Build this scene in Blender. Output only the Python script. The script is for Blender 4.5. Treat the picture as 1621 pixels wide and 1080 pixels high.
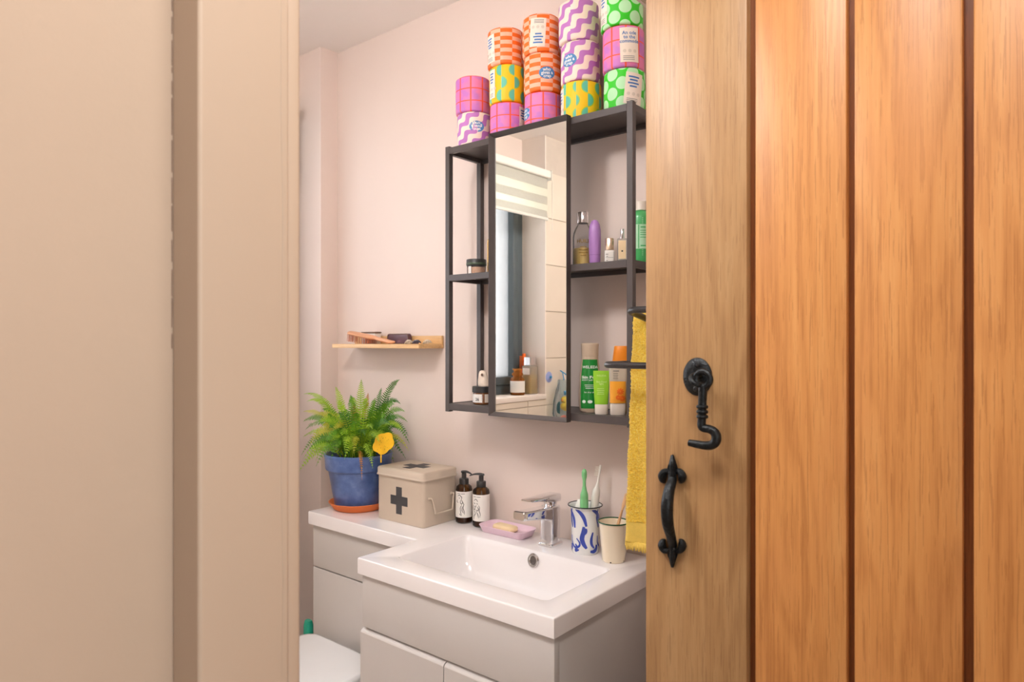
import bpy, bmesh, math, random
from math import pi, sin, cos, radians, sqrt, atan2
from mathutils import Vector, Matrix
from mathutils.geometry import tessellate_polygon

for o in list(bpy.data.objects):
    bpy.data.objects.remove(o, do_unlink=True)
SC = bpy.context.scene
COL = SC.collection
random.seed(7)

# ------------------------------------------------------------------ camera
FPX, YAW, CYPX = 1086.44, 0.6842, 542.06
CAM = Vector((1.3775, -1.5392, 1.383))
cd = bpy.data.cameras.new('camera')
cam = bpy.data.objects.new('camera', cd)
COL.objects.link(cam)
cd.sensor_width = 36.0
cd.lens = 36.0 * FPX / 1621.0
cd.shift_y = (CYPX - 540.0) / 1621.0
cd.clip_start = 0.02
cam.location = CAM
cam.rotation_euler = (pi / 2, 0, YAW)
cd.dof.use_dof = True
cd.dof.focus_distance = 1.6
cd.dof.aperture_fstop = 9.0
SC.camera = cam

# ------------------------------------------------------------------ world, lights, exposure
wd = bpy.data.worlds.new('world')
SC.world = wd
wd.use_nodes = True
wd.node_tree.nodes['Background'].inputs[0].default_value = (0.94, 0.97, 1.0, 1)
wd.node_tree.nodes['Background'].inputs[1].default_value = 2.3
SC.view_settings.view_transform = 'Standard'
SC.view_settings.look = 'None'
SC.view_settings.gamma = 1.0
SC.view_settings.use_curve_mapping = False
SC.view_settings.exposure = 0.10


def area(name, loc, direction, sx, sy, power, color):
    l = bpy.data.lights.new(name, 'AREA')
    l.shape = 'RECTANGLE'
    l.size, l.size_y = sx, sy
    l.energy = power
    l.color = color
    o = bpy.data.objects.new(name, l)
    COL.objects.link(o)
    o.location = loc
    o.rotation_euler = Vector(direction).to_track_quat('-Z', 'Z').to_euler()
    return o


# daylight standing in the bathroom window, and fill light in an added, unseen hall window
area('daylight_bathroom_window', (-0.965, -0.83, 1.69), (1, 0, 0), 1.50, 1.14, 22, (0.96, 0.98, 1.0))
area('fill_hall_window', (1.925, -1.75, 1.55), (-1, 0, 0), 1.00, 1.30, 9, (1.0, 0.97, 0.94))


# ------------------------------------------------------------------ pixel helpers (1621 x 1080)
_s, _c = sin(YAW), cos(YAW)


def ray(x, y):
    r = (x - 810.5) / FPX
    return Vector((r * _c - _s, r * _s + _c, (CYPX - y) / FPX))


def onY(x, y, Y):
    d = ray(x, y)
    return CAM + d * ((Y - CAM.y) / d.y)


def onX(x, y, X):
    d = ray(x, y)
    return CAM + d * ((X - CAM.x) / d.x)


def onZ(x, y, Z):
    d = ray(x, y)
    return CAM + d * ((Z - CAM.z) / d.z)


def cam_angle(x, y):
    return atan2(CAM.y - y, CAM.x - x)


# ------------------------------------------------------------------ materials
def S(r, g, b):
    f = lambda v: (v / 255 / 12.92) if v / 255 <= 0.04045 else ((v / 255 + 0.055) / 1.055) ** 2.4
    return (f(r), f(g), f(b), 1.0)


class X:
    """tiny expression wrapper around math nodes"""

    def __init__(self, nt, s):
        self.nt, self.s = nt, s

    def op(self, kind, *others):
        n = self.nt.nodes.new('ShaderNodeMath')
        n.operation = kind
        for i, v in enumerate((self,) + others):
            if isinstance(v, X):
                self.nt.links.new(v.s, n.inputs[i])
            else:
                n.inputs[i].default_value = float(v)
        return X(self.nt, n.outputs[0])

    def __add__(self, o): return self.op('ADD', o)
    def __sub__(self, o): return self.op('SUBTRACT', o)
    def __mul__(self, o): return self.op('MULTIPLY', o)
    def __truediv__(self, o): return self.op('DIVIDE', o)
    def sin(self): return self.op('SINE')
    def floor(self): return self.op('FLOOR')
    def frac(self): return self.op('FRACT')
    def abs(self): return self.op('ABSOLUTE')
    def lt(self, o): return self.op('LESS_THAN', o)
    def gt(self, o): return self.op('GREATER_THAN', o)
    def max(self, o): return self.op('MAXIMUM', o)
    def min(self, o): return self.op('MINIMUM', o)
    def mod2(self): return (self * 0.5).frac() * 2.0


MATS = {}


def node_mat(name):
    m = bpy.data.materials.new(name)
    m.use_nodes = True
    nt = m.node_tree
    b = nt.nodes['Principled BSDF']
    return m, nt, b


def coords(nt, scale=(1, 1, 1), which='Object'):
    tc = nt.nodes.new('ShaderNodeTexCoord')
    mp = nt.nodes.new('ShaderNodeMapping')
    mp.inputs['Scale'].default_value = scale
    nt.links.new(tc.outputs[which], mp.inputs[0])
    return mp.outputs[0]


def noise(nt, vec, scale, detail=2.0, rough=0.5, dist=0.0):
    n = nt.nodes.new('ShaderNodeTexNoise')
    n.inputs['Scale'].default_value = scale
    n.inputs['Detail'].default_value = detail
    n.inputs['Roughness'].default_value = rough
    n.inputs['Distortion'].default_value = dist
    nt.links.new(vec, n.inputs['Vector'])
    return n.outputs['Fac']


def ramp(nt, fac, stops):
    r = nt.nodes.new('ShaderNodeValToRGB')
    els = r.color_ramp.elements
    while len(els) < len(stops):
        els.new(0.5)
    for e, (p, c) in zip(els, stops):
        e.position = p
        e.color = c
    nt.links.new(fac, r.inputs[0])
    return r.outputs[0]


def mixc(nt, fac, a, b):
    n = nt.nodes.new('ShaderNodeMix')
    n.data_type = 'RGBA'
    if hasattr(fac, 's'):
        fac = fac.s
    if isinstance(fac, (int, float)):
        n.inputs[0].default_value = fac
    else:
        nt.links.new(fac, n.inputs[0])
    for v, i in ((a, 6), (b, 7)):
        if isinstance(v, tuple):
            n.inputs[i].default_value = v
        else:
            nt.links.new(v, n.inputs[i])
    return n.outputs[2]


def bump(nt, b, fac, strength, dist=0.002):
    n = nt.nodes.new('ShaderNodeBump')
    n.inputs['Strength'].default_value = strength
    n.inputs['Distance'].default_value = dist
    nt.links.new(fac, n.inputs['Height'])
    nt.links.new(n.outputs[0], b.inputs['Normal'])


def pbr(name, col, rough=0.5, metal=0.0, var=0.04, nscale=12.0, bmp=0.0, bscale=80.0, coat=0.0, spec=0.5, sss=0.0):
    m, nt, b = node_mat(name)
    v = coords(nt)
    f = noise(nt, v, nscale, 3)
    lo = tuple(max(0, c * (1 - var)) for c in col[:3]) + (1,)
    hi = tuple(min(1, c * (1 + var)) for c in col[:3]) + (1,)
    nt.links.new(ramp(nt, f, [(0.3, lo), (0.7, hi)]), b.inputs['Base Color'])
    b.inputs['Roughness'].default_value = rough
    b.inputs['Metallic'].default_value = metal
    b.inputs['Specular IOR Level'].default_value = spec
    if coat:
        b.inputs['Coat Weight'].default_value = coat
        b.inputs['Coat Roughness'].default_value = 0.05
    if bmp:
        bump(nt, b, noise(nt, v, bscale, 4), bmp)
    MATS[name] = m
    return m


def thin_glass(name, tint, gloss=0.12, rough=0.03, diffuse=None, dfac=0.0):
    m = bpy.data.materials.new(name)
    m.use_nodes = True
    nt = m.node_tree
    nt.nodes.remove(nt.nodes['Principled BSDF'])
    out = nt.nodes['Material Output']
    t = nt.nodes.new('ShaderNodeBsdfTransparent')
    nt.links.new(ramp(nt, noise(nt, coords(nt), 6.0), [(0.2, tuple(c * 0.97 for c in tint[:3]) + (1,)), (0.8, tint)]), t.inputs[0])
    g = nt.nodes.new('ShaderNodeBsdfGlossy')
    g.inputs['Roughness'].default_value = rough
    fr = nt.nodes.new('ShaderNodeFresnel')
    fr.inputs['IOR'].default_value = 1.0 + gloss * 4
    mx = nt.nodes.new('ShaderNodeMixShader')
    nt.links.new(fr.outputs[0], mx.inputs[0])
    nt.links.new(t.outputs[0], mx.inputs[1])
    nt.links.new(g.outputs[0], mx.inputs[2])
    last = mx.outputs[0]
    if diffuse:
        d = nt.nodes.new('ShaderNodeBsdfTranslucent')
        d.inputs[0].default_value = diffuse
        d2 = nt.nodes.new('ShaderNodeBsdfDiffuse')
        d2.inputs[0].default_value = diffuse
        ad = nt.nodes.new('ShaderNodeMixShader')
        ad.inputs[0].default_value = 0.5
        nt.links.new(d.outputs[0], ad.inputs[1])
        nt.links.new(d2.outputs[0], ad.inputs[2])
        m2 = nt.nodes.new('ShaderNodeMixShader')
        m2.inputs[0].default_value = dfac
        nt.links.new(last, m2.inputs[1])
        nt.links.new(ad.outputs[0], m2.inputs[2])
        last = m2.outputs[0]
    nt.links.new(last, out.inputs[0])
    MATS[name] = m
    return m


def wood(name, dark, mid, light, rough=0.42, gscale=1.0, seed=0.0, axis='Z', worn=None):
    m, nt, b = node_mat(name)
    sc = {'Z': (11, 11, 1.1), 'X': (1.1, 11, 11), 'Y': (11, 1.1, 11)}[axis]
    v = coords(nt, tuple(q * gscale for q in sc))
    ad = nt.nodes.new('ShaderNodeVectorMath')
    ad.operation = 'ADD'
    ad.inputs[1].default_value = (seed, seed * 1.7, seed * 0.6)
    nt.links.new(v, ad.inputs[0])
    v = ad.outputs[0]
    big = noise(nt, v, 0.9, 3, 0.55, 0.7)
    wv = X(nt, big) * 9.0
    rings = X(nt, (wv * 6.283).sin().s) * 0.5 + 0.5
    fv = coords(nt, {'Z': (430, 430, 11), 'X': (11, 430, 430), 'Y': (430, 11, 430)}[axis])
    pores = noise(nt, fv, 1.0, 3, 0.6)
    fine = noise(nt, coords(nt, {'Z': (190, 190, 4), 'X': (4, 190, 190), 'Y': (190, 4, 190)}[axis]), 1.0, 3, 0.6)
    f = X(nt, big) * 0.30 + rings * 0.10 + X(nt, fine) * 0.36 + X(nt, pores) * 0.24
    c = ramp(nt, f.s, [(0.28, dark), (0.5, mid), (0.74, light)])
    pm = X(nt, pores).gt(0.575) * 0.5
    c = mixc(nt, pm, c, dark)
    if worn:
        w = noise(nt, coords(nt, (3, 3, 1.2)), 4.0, 4, 0.6)
        wm = ((X(nt, w) - 0.52) * 4.0).max(0.0).min(0.55)
        c = mixc(nt, wm, c, worn)
    nt.links.new(c, b.inputs['Base Color'])
    b.inputs['Roughness'].default_value = rough
    bump(nt, b, (X(nt, pores) * 0.6 + X(nt, fine) * 0.4).s, 0.22, 0.0012)
    MATS[name] = m
    return m


pbr('wall_pink', S(229, 211, 200), 0.85, var=0.015, nscale=3, bmp=0.05, bscale=240)
pbr('ceiling_white', S(250, 241, 234), 0.9, var=0.01, nscale=3, bmp=0.04, bscale=200)
pbr('hall_beige', S(186, 163, 142), 0.8, var=0.02, nscale=5, bmp=0.10, bscale=120)
pbr('trim_beige', S(190, 168, 147), 0.5, var=0.03, nscale=3, bmp=0.08, bscale=40)
pbr('crack_grey', S(120, 92, 76), 0.9, var=0.2, nscale=60)
pbr('floor_vinyl', S(216, 206, 196), 0.5, var=0.1, nscale=6)
pbr('tile_cream', S(228, 215, 198), 0.22, var=0.03, nscale=4)
pbr('grout', S(205, 192, 178), 0.9, var=0.05)
pbr('reveal_white', S(240, 228, 218), 0.7, var=0.01)
pbr('worktop_white', S(240, 234, 232), 0.12, var=0.01, nscale=4, coat=0.4)
pbr('unit_grey', S(204, 198, 193), 0.38, var=0.012, nscale=4, spec=0.4)
pbr('dark_gap_shade', S(96, 86, 80), 0.8, var=0.1)  # dark stand-in for shade in the door gap; also colours the overflow
pbr('chrome', (0.84, 0.84, 0.86, 1), 0.06, 1.0, var=0.01)
pbr('chrome_brushed', (0.62, 0.60, 0.58, 1), 0.25, 1.0, var=0.03)
pbr('toilet_white', S(240, 240, 240), 0.15, var=0.01)
pbr('teal_plastic', S(38, 170, 140), 0.35, var=0.05)
pbr('charcoal_steel', S(76, 68, 66), 0.42, var=0.05, nscale=40, bmp=0.04, bscale=600)
pbr('mirror_glass', (0.90, 0.90, 0.86, 1), 0.0, 1.0, var=0.0)
pbr('black_steel', S(50, 46, 46), 0.28, var=0.05, nscale=20)
pbr('window_grey', S(86, 96, 100), 0.35, var=0.04)
pbr('blind_rail', S(236, 232, 222), 0.5, var=0.02)
pbr('iron', S(30, 33, 35), 0.36, 0.55, var=0.35, nscale=90, bmp=0.55, bscale=220)
pbr('screw_iron', S(52, 54, 56), 0.4, 0.6, var=0.3, nscale=300)
pbr('terracotta', S(222, 118, 58), 0.75, var=0.06, nscale=20, bmp=0.1, bscale=200)
pbr('soil', S(48, 34, 26), 0.95, var=0.4, nscale=120, bmp=0.8, bscale=150)
pbr('sticky_yellow', S(244, 190, 30), 0.5, var=0.08, nscale=40)
pbr('tin_putty', S(198, 181, 162), 0.45, var=0.02, nscale=8, spec=0.4)
pbr('cross_black', S(62, 60, 62), 0.55, var=0.05)
pbr('label_white', S(238, 233, 226), 0.6, var=0.02)
pbr('ink_black', S(30, 28, 28), 0.6, var=0.05)
pbr('ink_grey', S(130, 126, 122), 0.6, var=0.05)
pbr('ink_gold', S(150, 118, 40), 0.4, 0.3, var=0.05)
pbr('pump_black', S(38, 35, 34), 0.4, var=0.05)
pbr('soap_dish_pink', S(232, 200, 214), 0.3, var=0.02, coat=0.3)
pbr('soap_cream', S(238, 212, 168), 0.5, var=0.04, nscale=40)
pbr('enamel_cream', S(240, 224, 196), 0.16, var=0.015, coat=0.4)
pbr('enamel_white', S(238, 238, 236), 0.12, var=0.01, coat=0.4)
pbr('rim_green', S(38, 84, 52), 0.25, var=0.05)
pbr('rim_black', S(30, 32, 40), 0.25, var=0.05)
pbr('brush_green', S(128, 196, 132), 0.4, var=0.03)
pbr('brush_white', S(236, 230, 220), 0.4, var=0.03)
pbr('bristle_white', S(240, 230, 214), 0.7, var=0.06, nscale=300)
pbr('bamboo', S(214, 168, 122), 0.55, var=0.08, nscale=60)
pbr('lilac_plastic', S(172, 126, 190), 0.35, var=0.02)
pbr('lilac_dark', S(140, 98, 160), 0.4, var=0.02)
pbr('gold_metal', (0.78, 0.56, 0.24, 1), 0.22, 1.0, var=0.05)
pbr('rose_gold', (0.80, 0.62, 0.46, 1), 0.25, 1.0, var=0.05)
pbr('silver_metal', (0.70, 0.68, 0.70, 1), 0.15, 1.0, var=0.03)
pbr('gold_liquid', S(226, 196, 110), 0.2, var=0.08, nscale=30, coat=0.6)
pbr('green_soap', S(70, 172, 96), 0.3, var=0.05, coat=0.3)
pbr('green_label_pale', S(176, 220, 182), 0.55, var=0.05, nscale=90)
pbr('lotion_green', S(20, 134, 48), 0.3, var=0.03, coat=0.3)
pbr('lotion_tan', S(198, 176, 152), 0.4, var=0.03)
pbr('lime_tube', S(146, 204, 44), 0.35, var=0.04, coat=0.2)
pbr('ink_white', S(238, 242, 236), 0.6, var=0.02)
pbr('ink_lime', S(206, 232, 140), 0.6, var=0.02)
pbr('cap_white', S(226, 214, 200), 0.4, var=0.02)
pbr('orange_cap', S(246, 146, 34), 0.4, var=0.03)
pbr('orange_body', S(246, 168, 50), 0.3, var=0.03, coat=0.3)
pbr('orange_flower', S(238, 110, 24), 0.5, var=0.15, nscale=80)
pbr('jar_lid_black', S(44, 42, 42), 0.4, var=0.05)
pbr('jar_lid_green', S(70, 84, 62), 0.4, var=0.2, nscale=60)
pbr('beige_cream', S(222, 178, 146), 0.6, var=0.22, nscale=120)
pbr('pumice', S(232, 214, 196), 0.9, var=0.08, nscale=60, bmp=0.6, bscale=160)
pbr('amber_solid', S(118, 72, 38), 0.2, var=0.1, coat=0.6)
pbr('maroon_case', S(96, 62, 72), 0.4, var=0.08)
pbr('brown_box', S(112, 84, 66), 0.6, var=0.1)
pbr('brush_wood', S(222, 162, 122), 0.5, var=0.08, nscale=30)
pbr('brush_pad', S(170, 96, 62), 0.7, var=0.1)
pbr('brush_pin', S(190, 110, 70), 0.6, var=0.1)
pbr('clip_shell', S(190, 172, 148), 0.4, var=0.5, nscale=160)
pbr('clip_dark', S(70, 62, 70), 0.4, var=0.5, nscale=160)
pbr('towel_band', S(236, 202, 96), 0.9, var=0.06, nscale=80, bmp=0.4, bscale=600)
pbr('badge_blue', S(74, 134, 188), 0.6, var=0.03)
pbr('paper_label', S(244, 230, 214), 0.7, var=0.02)
pbr('ink_blue', S(70, 124, 186), 0.6, var=0.03)
pbr('cardboard', S(176, 140, 104), 0.9, var=0.05)
pbr('tissue', S(244, 240, 232), 0.9, var=0.02, bmp=0.2)
pbr('toy_blue', S(70, 150, 196), 0.4, var=0.1)
pbr('toy_teal', S(46, 140, 150), 0.4, var=0.1)
pbr('toy_yellow', S(248, 204, 46), 0.4, var=0.05)
pbr('toy_green', S(72, 176, 108), 0.4, var=0.1)
pbr('toy_coral', S(238, 128, 108), 0.4, var=0.1)
pbr('disc_blue', S(150, 164, 214), 0.4, var=0.1)
pbr('frosted_label', S(226, 216, 206), 0.5, var=0.03)
pbr('fern_stem', S(112, 122, 44), 0.6, var=0.2)

lg, lnt, lb_ = node_mat('fill_glow')
lnt.links.new(ramp(lnt, noise(lnt, coords(lnt), 3.0), [(0.3, (0.96, 0.97, 1.0, 1)), (0.7, (0.97, 0.98, 1.0, 1))]), lb_.inputs['Emission Color'])
lb_.inputs['Emission Strength'].default_value = 6.0
MATS['fill_glow'] = lg  # glow of the added ceiling lights
lg2 = lg.copy()
lg2.name = 'fill_globe_glow'
lg2.node_tree.nodes['Principled BSDF'].inputs['Emission Strength'].default_value = 72.0
MATS['fill_globe_glow'] = lg2

thin_glass('clear_glass', (0.95, 0.95, 0.95, 1), 0.05, diffuse=(0.9, 0.88, 0.88, 1), dfac=0.10)
thin_glass('amber_glass', (0.50, 0.34, 0.17, 1), 0.14)
thin_glass('amber_bright', (0.97, 0.62, 0.26, 1), 0.05, diffuse=(0.8, 0.4, 0.12, 1), dfac=0.25)
thin_glass('frosted_clear', (0.95, 0.92, 0.86, 1), 0.1, diffuse=(0.9, 0.86, 0.78, 1), dfac=0.3)
thin_glass('window_pane_glass', (0.97, 0.98, 1.0, 1), 0.1, diffuse=(0.95, 0.96, 0.98, 1), dfac=0.22)
thin_glass('toy_net', (0.90, 0.95, 0.97, 1), 0.05, diffuse=(0.35, 0.6, 0.72, 1), dfac=0.10)
thin_glass('orange_clear', (0.97, 0.94, 0.90, 1), 0.14, diffuse=(0.93, 0.87, 0.78, 1), dfac=0.6)

wood('oak_stile', S(134, 95, 58), S(170, 130, 86), S(186, 150, 106), seed=1.3, worn=S(180, 138, 92))
OAK = []
for k in range(4):
    OAK.append(wood('oak_plank_%d' % k, S(158, 96, 46), S(204, 140, 78), S(218, 160, 98), seed=4.1 + 2.9 * k, worn=S(204, 138, 80)))
wood('oak_tongue', S(96, 50, 22), S(132, 74, 34), S(150, 90, 46), seed=11)
wood('birch_shelf', S(196, 146, 92), S(222, 178, 122), S(234, 198, 148), axis='X', rough=0.5)


def fabric_strip(name, dfac, ca, cb):
    m = bpy.data.materials.new(name)
    m.use_nodes = True
    nt = m.node_tree
    nt.nodes.remove(nt.nodes['Principled BSDF'])
    t = nt.nodes.new('ShaderNodeBsdfTranslucent')
    d = nt.nodes.new('ShaderNodeBsdfDiffuse')
    c = ramp(nt, noise(nt, coords(nt, (400, 400, 400)), 1.0), [(0.3, ca), (0.7, cb)])
    nt.links.new(c, t.inputs[0])
    nt.links.new(c, d.inputs[0])
    a = nt.nodes.new('ShaderNodeMixShader')
    a.inputs[0].default_value = 0.5
    nt.links.new(t.outputs[0], a.inputs[1])
    nt.links.new(d.outputs[0], a.inputs[2])
    tr = nt.nodes.new('ShaderNodeBsdfTransparent')
    b = nt.nodes.new('ShaderNodeMixShader')
    b.inputs[0].default_value = dfac
    nt.links.new(tr.outputs[0], b.inputs[1])
    nt.links.new(a.outputs[0], b.inputs[2])
    nt.links.new(b.outputs[0], nt.nodes['Material Output'].inputs[0])
    MATS[name] = m


fabric_strip('blind_dense', 0.97, S(214, 210, 200), S(224, 221, 210))
fabric_strip('blind_sheer', 0.80, S(240, 238, 222), S(248, 246, 232))


def glaze_blue():
    m, nt, b = node_mat('glaze_blue')
    v = coords(nt)
    f = noise(nt, v, 26, 5, 0.6)
    c = ramp(nt, f, [(0.25, S(60, 84, 140)), (0.55, S(84, 112, 170)), (0.8, S(116, 140, 190))])
    nt.links.new(c, b.inputs['Base Color'])
    b.inputs['Roughness'].default_value = 0.3
    b.inputs['Coat Weight'].default_value = 0.4
    bump(nt, b, f, 0.1)
    MATS['glaze_blue'] = m


glaze_blue()


def leaf_mat(name, a, bcol):
    m = bpy.data.materials.new(name)
    m.use_nodes = True
    nt = m.node_tree
    b = nt.nodes['Principled BSDF']
    f = noise(nt, coords(nt), 30, 3)
    c = ramp(nt, f, [(0.3, a), (0.7, bcol)])
    nt.links.new(c, b.inputs['Base Color'])
    b.inputs['Roughness'].default_value = 0.5
    t = nt.nodes.new('ShaderNodeBsdfTranslucent')
    nt.links.new(c, t.inputs[0])
    mx = nt.nodes.new('ShaderNodeMixShader')
    mx.inputs[0].default_value = 0.4
    nt.links.new(b.outputs[0], mx.inputs[1])
    nt.links.new(t.outputs[0], mx.inputs[2])
    nt.links.new(mx.outputs[0], nt.nodes['Material Output'].inputs[0])
    MATS[name] = m


leaf_mat('leaf_green', S(84, 140, 30), S(124, 178, 44))
leaf_mat('leaf_lime', S(140, 186, 36), S(184, 214, 66))
leaf_mat('leaf_deep', S(56, 112, 40), S(92, 146, 52))
leaf_mat('leaf_yellow', S(186, 190, 50), S(218, 210, 84))
leaf_mat('leaf_brown', S(168, 104, 44), S(206, 148, 62))


def towel_mat():
    m, nt, b = node_mat('towel_yellow')
    v = coords(nt)
    f = noise(nt, v, 330, 3, 0.7)
    g = noise(nt, v, 14, 2)
    c = ramp(nt, f, [(0.30, S(230, 168, 20)), (0.5, S(253, 208, 56)), (0.68, S(255, 230, 116))])
    c = mixc(nt, X(nt, g) * 0.25, c, S(250, 210, 70))
    nt.links.new(c, b.inputs['Base Color'])
    b.inputs['Roughness'].default_value = 0.95
    b.inputs['Sheen Weight'].default_value = 0.3
    bump(nt, b, f, 1.0, 0.004)
    MATS['towel_yellow'] = m


towel_mat()


pbr('cobalt', S(52, 74, 170), 0.15, var=0.08, nscale=60, coat=0.4)


def roll_mat(kind):
    m, nt, b = node_mat('roll_' + kind)
    tc = nt.nodes.new('ShaderNodeTexCoord')
    sp = nt.nodes.new('ShaderNodeSeparateXYZ')
    nt.links.new(tc.outputs['Object'], sp.inputs[0])
    x, y, v = (X(nt, sp.outputs[i]) for i in range(3))
    u = y.op('ARCTAN2', x) * 0.05          # metres around the roll
    if kind == 'wave':
        ph = u * 18.5 - v * 23.0 + ((v + u) * 120.0).sin() * 0.17
        f = (ph * 2 * pi).sin().gt(-0.05)
        c = mixc(nt, f, S(188, 118, 188), S(246, 226, 208))
    elif kind == 'grid':
        gu = ((u * 29.0).frac() - 0.5).abs().gt(0.44)
        gv = ((v * 29.0 + 0.12).frac() - 0.5).abs().gt(0.455)
        blot = noise(nt, coords(nt, (1, 1, 1)), 26, 2)
        base = ramp(nt, blot, [(0.42, S(202, 120, 196)), (0.58, S(232, 128, 178))])
        c = mixc(nt, gu.max(gv), base, S(248, 92, 52))
    elif kind == 'check':
        p = ((u * 30.0).floor() + (v * 94.0).floor()).mod2().gt(0.5)
        c = mixc(nt, p, S(246, 112, 26), S(250, 186, 156))
    elif kind == 'snake':
        p = 0.0365
        k = (u / p).floor()
        du = ((u / p).frac() - 0.5) * p
        row = (v / 0.034).floor()
        dv = ((v / 0.034).frac() - 0.5) * 0.034
        flip = (row + 0.0).mod2() * 2.0 - 1.0
        side = (du * flip).gt(0.0)
        rr = (du * du + dv * dv).op('SQRT')
        disc = rr.lt(0.0148) * side
        halo = rr.lt(0.0172) * side
        c = mixc(nt, halo, S(252, 200, 14), S(176, 204, 60))
        c = mixc(nt, disc, c, S(96, 190, 164))
    else:
        p = 0.0524
        q = 0.046
        def dots(ou, ov):
            du = ((u / p + ou).frac() - 0.5) * p
            dv = ((v / q + ov).frac() - 0.5) * q
            return (du * du + dv * dv).op('SQRT').lt(0.0152)
        f = dots(0.0, 0.1).max(dots(0.5, 0.6))
        c = mixc(nt, f, S(46, 200, 20), S(186, 238, 184))
    nt.links.new(c, b.inputs['Base Color'])
    b.inputs['Roughness'].default_value = 0.55
    bump(nt, b, noise(nt, coords(nt, (1, 1, 0.4)), 60, 3), 0.25, 0.002)
    MATS['roll_' + kind] = m


for k in ('wave', 'grid', 'check', 'snake', 'dots'):
    roll_mat(k)


# ------------------------------------------------------------------ mesh helpers
def add_box(bm, x0, x1, y0, y1, z0, z1, bev=0.0, seg=2, mtx=None):
    t = bmesh.new()
    bmesh.ops.create_cube(t, size=1.0)
    for v in t.verts:
        v.co = Vector(((x0 + x1) / 2 + v.co.x * (x1 - x0), (y0 + y1) / 2 + v.co.y * (y1 - y0), (z0 + z1) / 2 + v.co.z * (z1 - z0)))
    if bev:
        bmesh.ops.bevel(t, geom=list(t.edges), offset=bev, segments=seg, affect='EDGES', profile=0.5)
    return join(bm, t, mtx)


def join(bm, t, mtx=None):
    if mtx is not None:
        bmesh.ops.transform(t, matrix=mtx, verts=t.verts)
    me = bpy.data.meshes.new('tmp')
    t.to_mesh(me)
    t.free()
    bm.from_mesh(me)
    bpy.data.meshes.remove(me)
    return bm


def box(x0, x1, y0, y1, z0, z1, bev=0.0, seg=2, mtx=None):
    return add_box(bmesh.new(), x0, x1, y0, y1, z0, z1, bev, seg, mtx)


def lathe(prof, seg=40, sx=1.0, sy=1.0, cx=0.0, cy=0.0, a0=0.0, a1=2 * pi, bm=None):
    bm = bm or bmesh.new()
    full = abs(a1 - a0 - 2 * pi) < 1e-6
    n = seg if full else seg + 1
    rings = []
    for r, z in prof:
        if r < 1e-6:
            rings.append([bm.verts.new((cx, cy, z))])
        else:
            rings.append([bm.verts.new((cx + sx * r * cos(a0 + (a1 - a0) * i / seg), cy + sy * r * sin(a0 + (a1 - a0) * i / seg), z)) for i in range(n)])
    for A, B in zip(rings, rings[1:]):
        for i in range(seg):
            j = (i + 1) % n
            if len(A) == 1 and len(B) == 1:
                continue
            if len(A) == 1:
                bm.faces.new((A[0], B[j], B[i]))
            elif len(B) == 1:
                bm.faces.new((A[i], A[j], B[0]))
            else:
                bm.faces.new((A[i], A[j], B[j], B[i]))
    return bm


def smooth_pts(pts, sub=6, closed=False):
    pts = [Vector(p) for p in pts]
    out = []
    n = len(pts)
    rng = range(n) if closed else range(n - 1)
    for i in rng:
        p0 = pts[(i - 1) % n] if closed or i > 0 else pts[0] * 2 - pts[1]
        p1, p2 = pts[i], pts[(i + 1) % n]
        p3 = pts[(i + 2) % n] if closed or i + 2 < n else p2 * 2 - p1
        for k in range(sub):
            t = k / sub
            out.append(0.5 * ((2 * p1) + (p2 - p0) * t + (2 * p0 - 5 * p1 + 4 * p2 - p3) * t * t + (3 * p1 - p0 - 3 * p2 + p3) * t ** 3))
    if not closed:
        out.append(pts[-1])
    return out


def lerp_list(vals, n):
    out = []
    for i in range(n):
        t = i / (n - 1) * (len(vals) - 1)
        k = min(int(t), len(vals) - 2)
        out.append(vals[k] + (vals[k + 1] - vals[k]) * (t - k))
    return out


def tube(pts, r, seg=12, closed=False, bm=None, flat=1.0):
    bm = bm or bmesh.new()
    pts = [Vector(p) for p in pts]
    n = len(pts)
    rs = [r] * n if isinstance(r, (int, float)) else (r if len(r) == n else lerp_list(r, n))
    up = None
    rings = []
    for i, p in enumerate(pts):
        a = pts[(i - 1) % n] if (closed or i > 0) else p
        b = pts[(i + 1) % n] if (closed or i < n - 1) else p
        t = (b - a).normalized()
        if up is None:
            up = Vector((0, 0, 1)) if abs(t.z) < 0.9 else Vector((0, 1, 0))
        side = t.cross(up)
        if side.length < 1e-5:
            side = t.orthogonal()
        side.normalize()
        up = side.cross(t).normalized()
        rings.append([bm.verts.new(p + (side * cos(2 * pi * k / seg) + up * sin(2 * pi * k / seg) * flat) * rs[i]) for k in range(seg)])
    m = n if closed else n - 1
    for i in range(m):
        A, B = rings[i], rings[(i + 1) % n]
        for k in range(seg):
            bm.faces.new((A[k], A[(k + 1) % seg], B[(k + 1) % seg], B[k]))
    if not closed:
        for R_, sgn in ((rings[0], -1), (rings[-1], 1)):
            ctr = sum((v.co for v in R_), Vector()) / seg
            q = (rings[0][0].co, rings[1][0].co)
            i0 = 0 if sgn < 0 else n - 1
            d = (pts[i0] - pts[1 if sgn < 0 else n - 2]).normalized() * rs[i0] * 0.5
            cv = bm.verts.new(ctr + d)
            for k in range(seg):
                f = (R_[k], R_[(k + 1) % seg], cv)
                bm.faces.new(f if sgn > 0 else f[::-1])
    return bm


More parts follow.
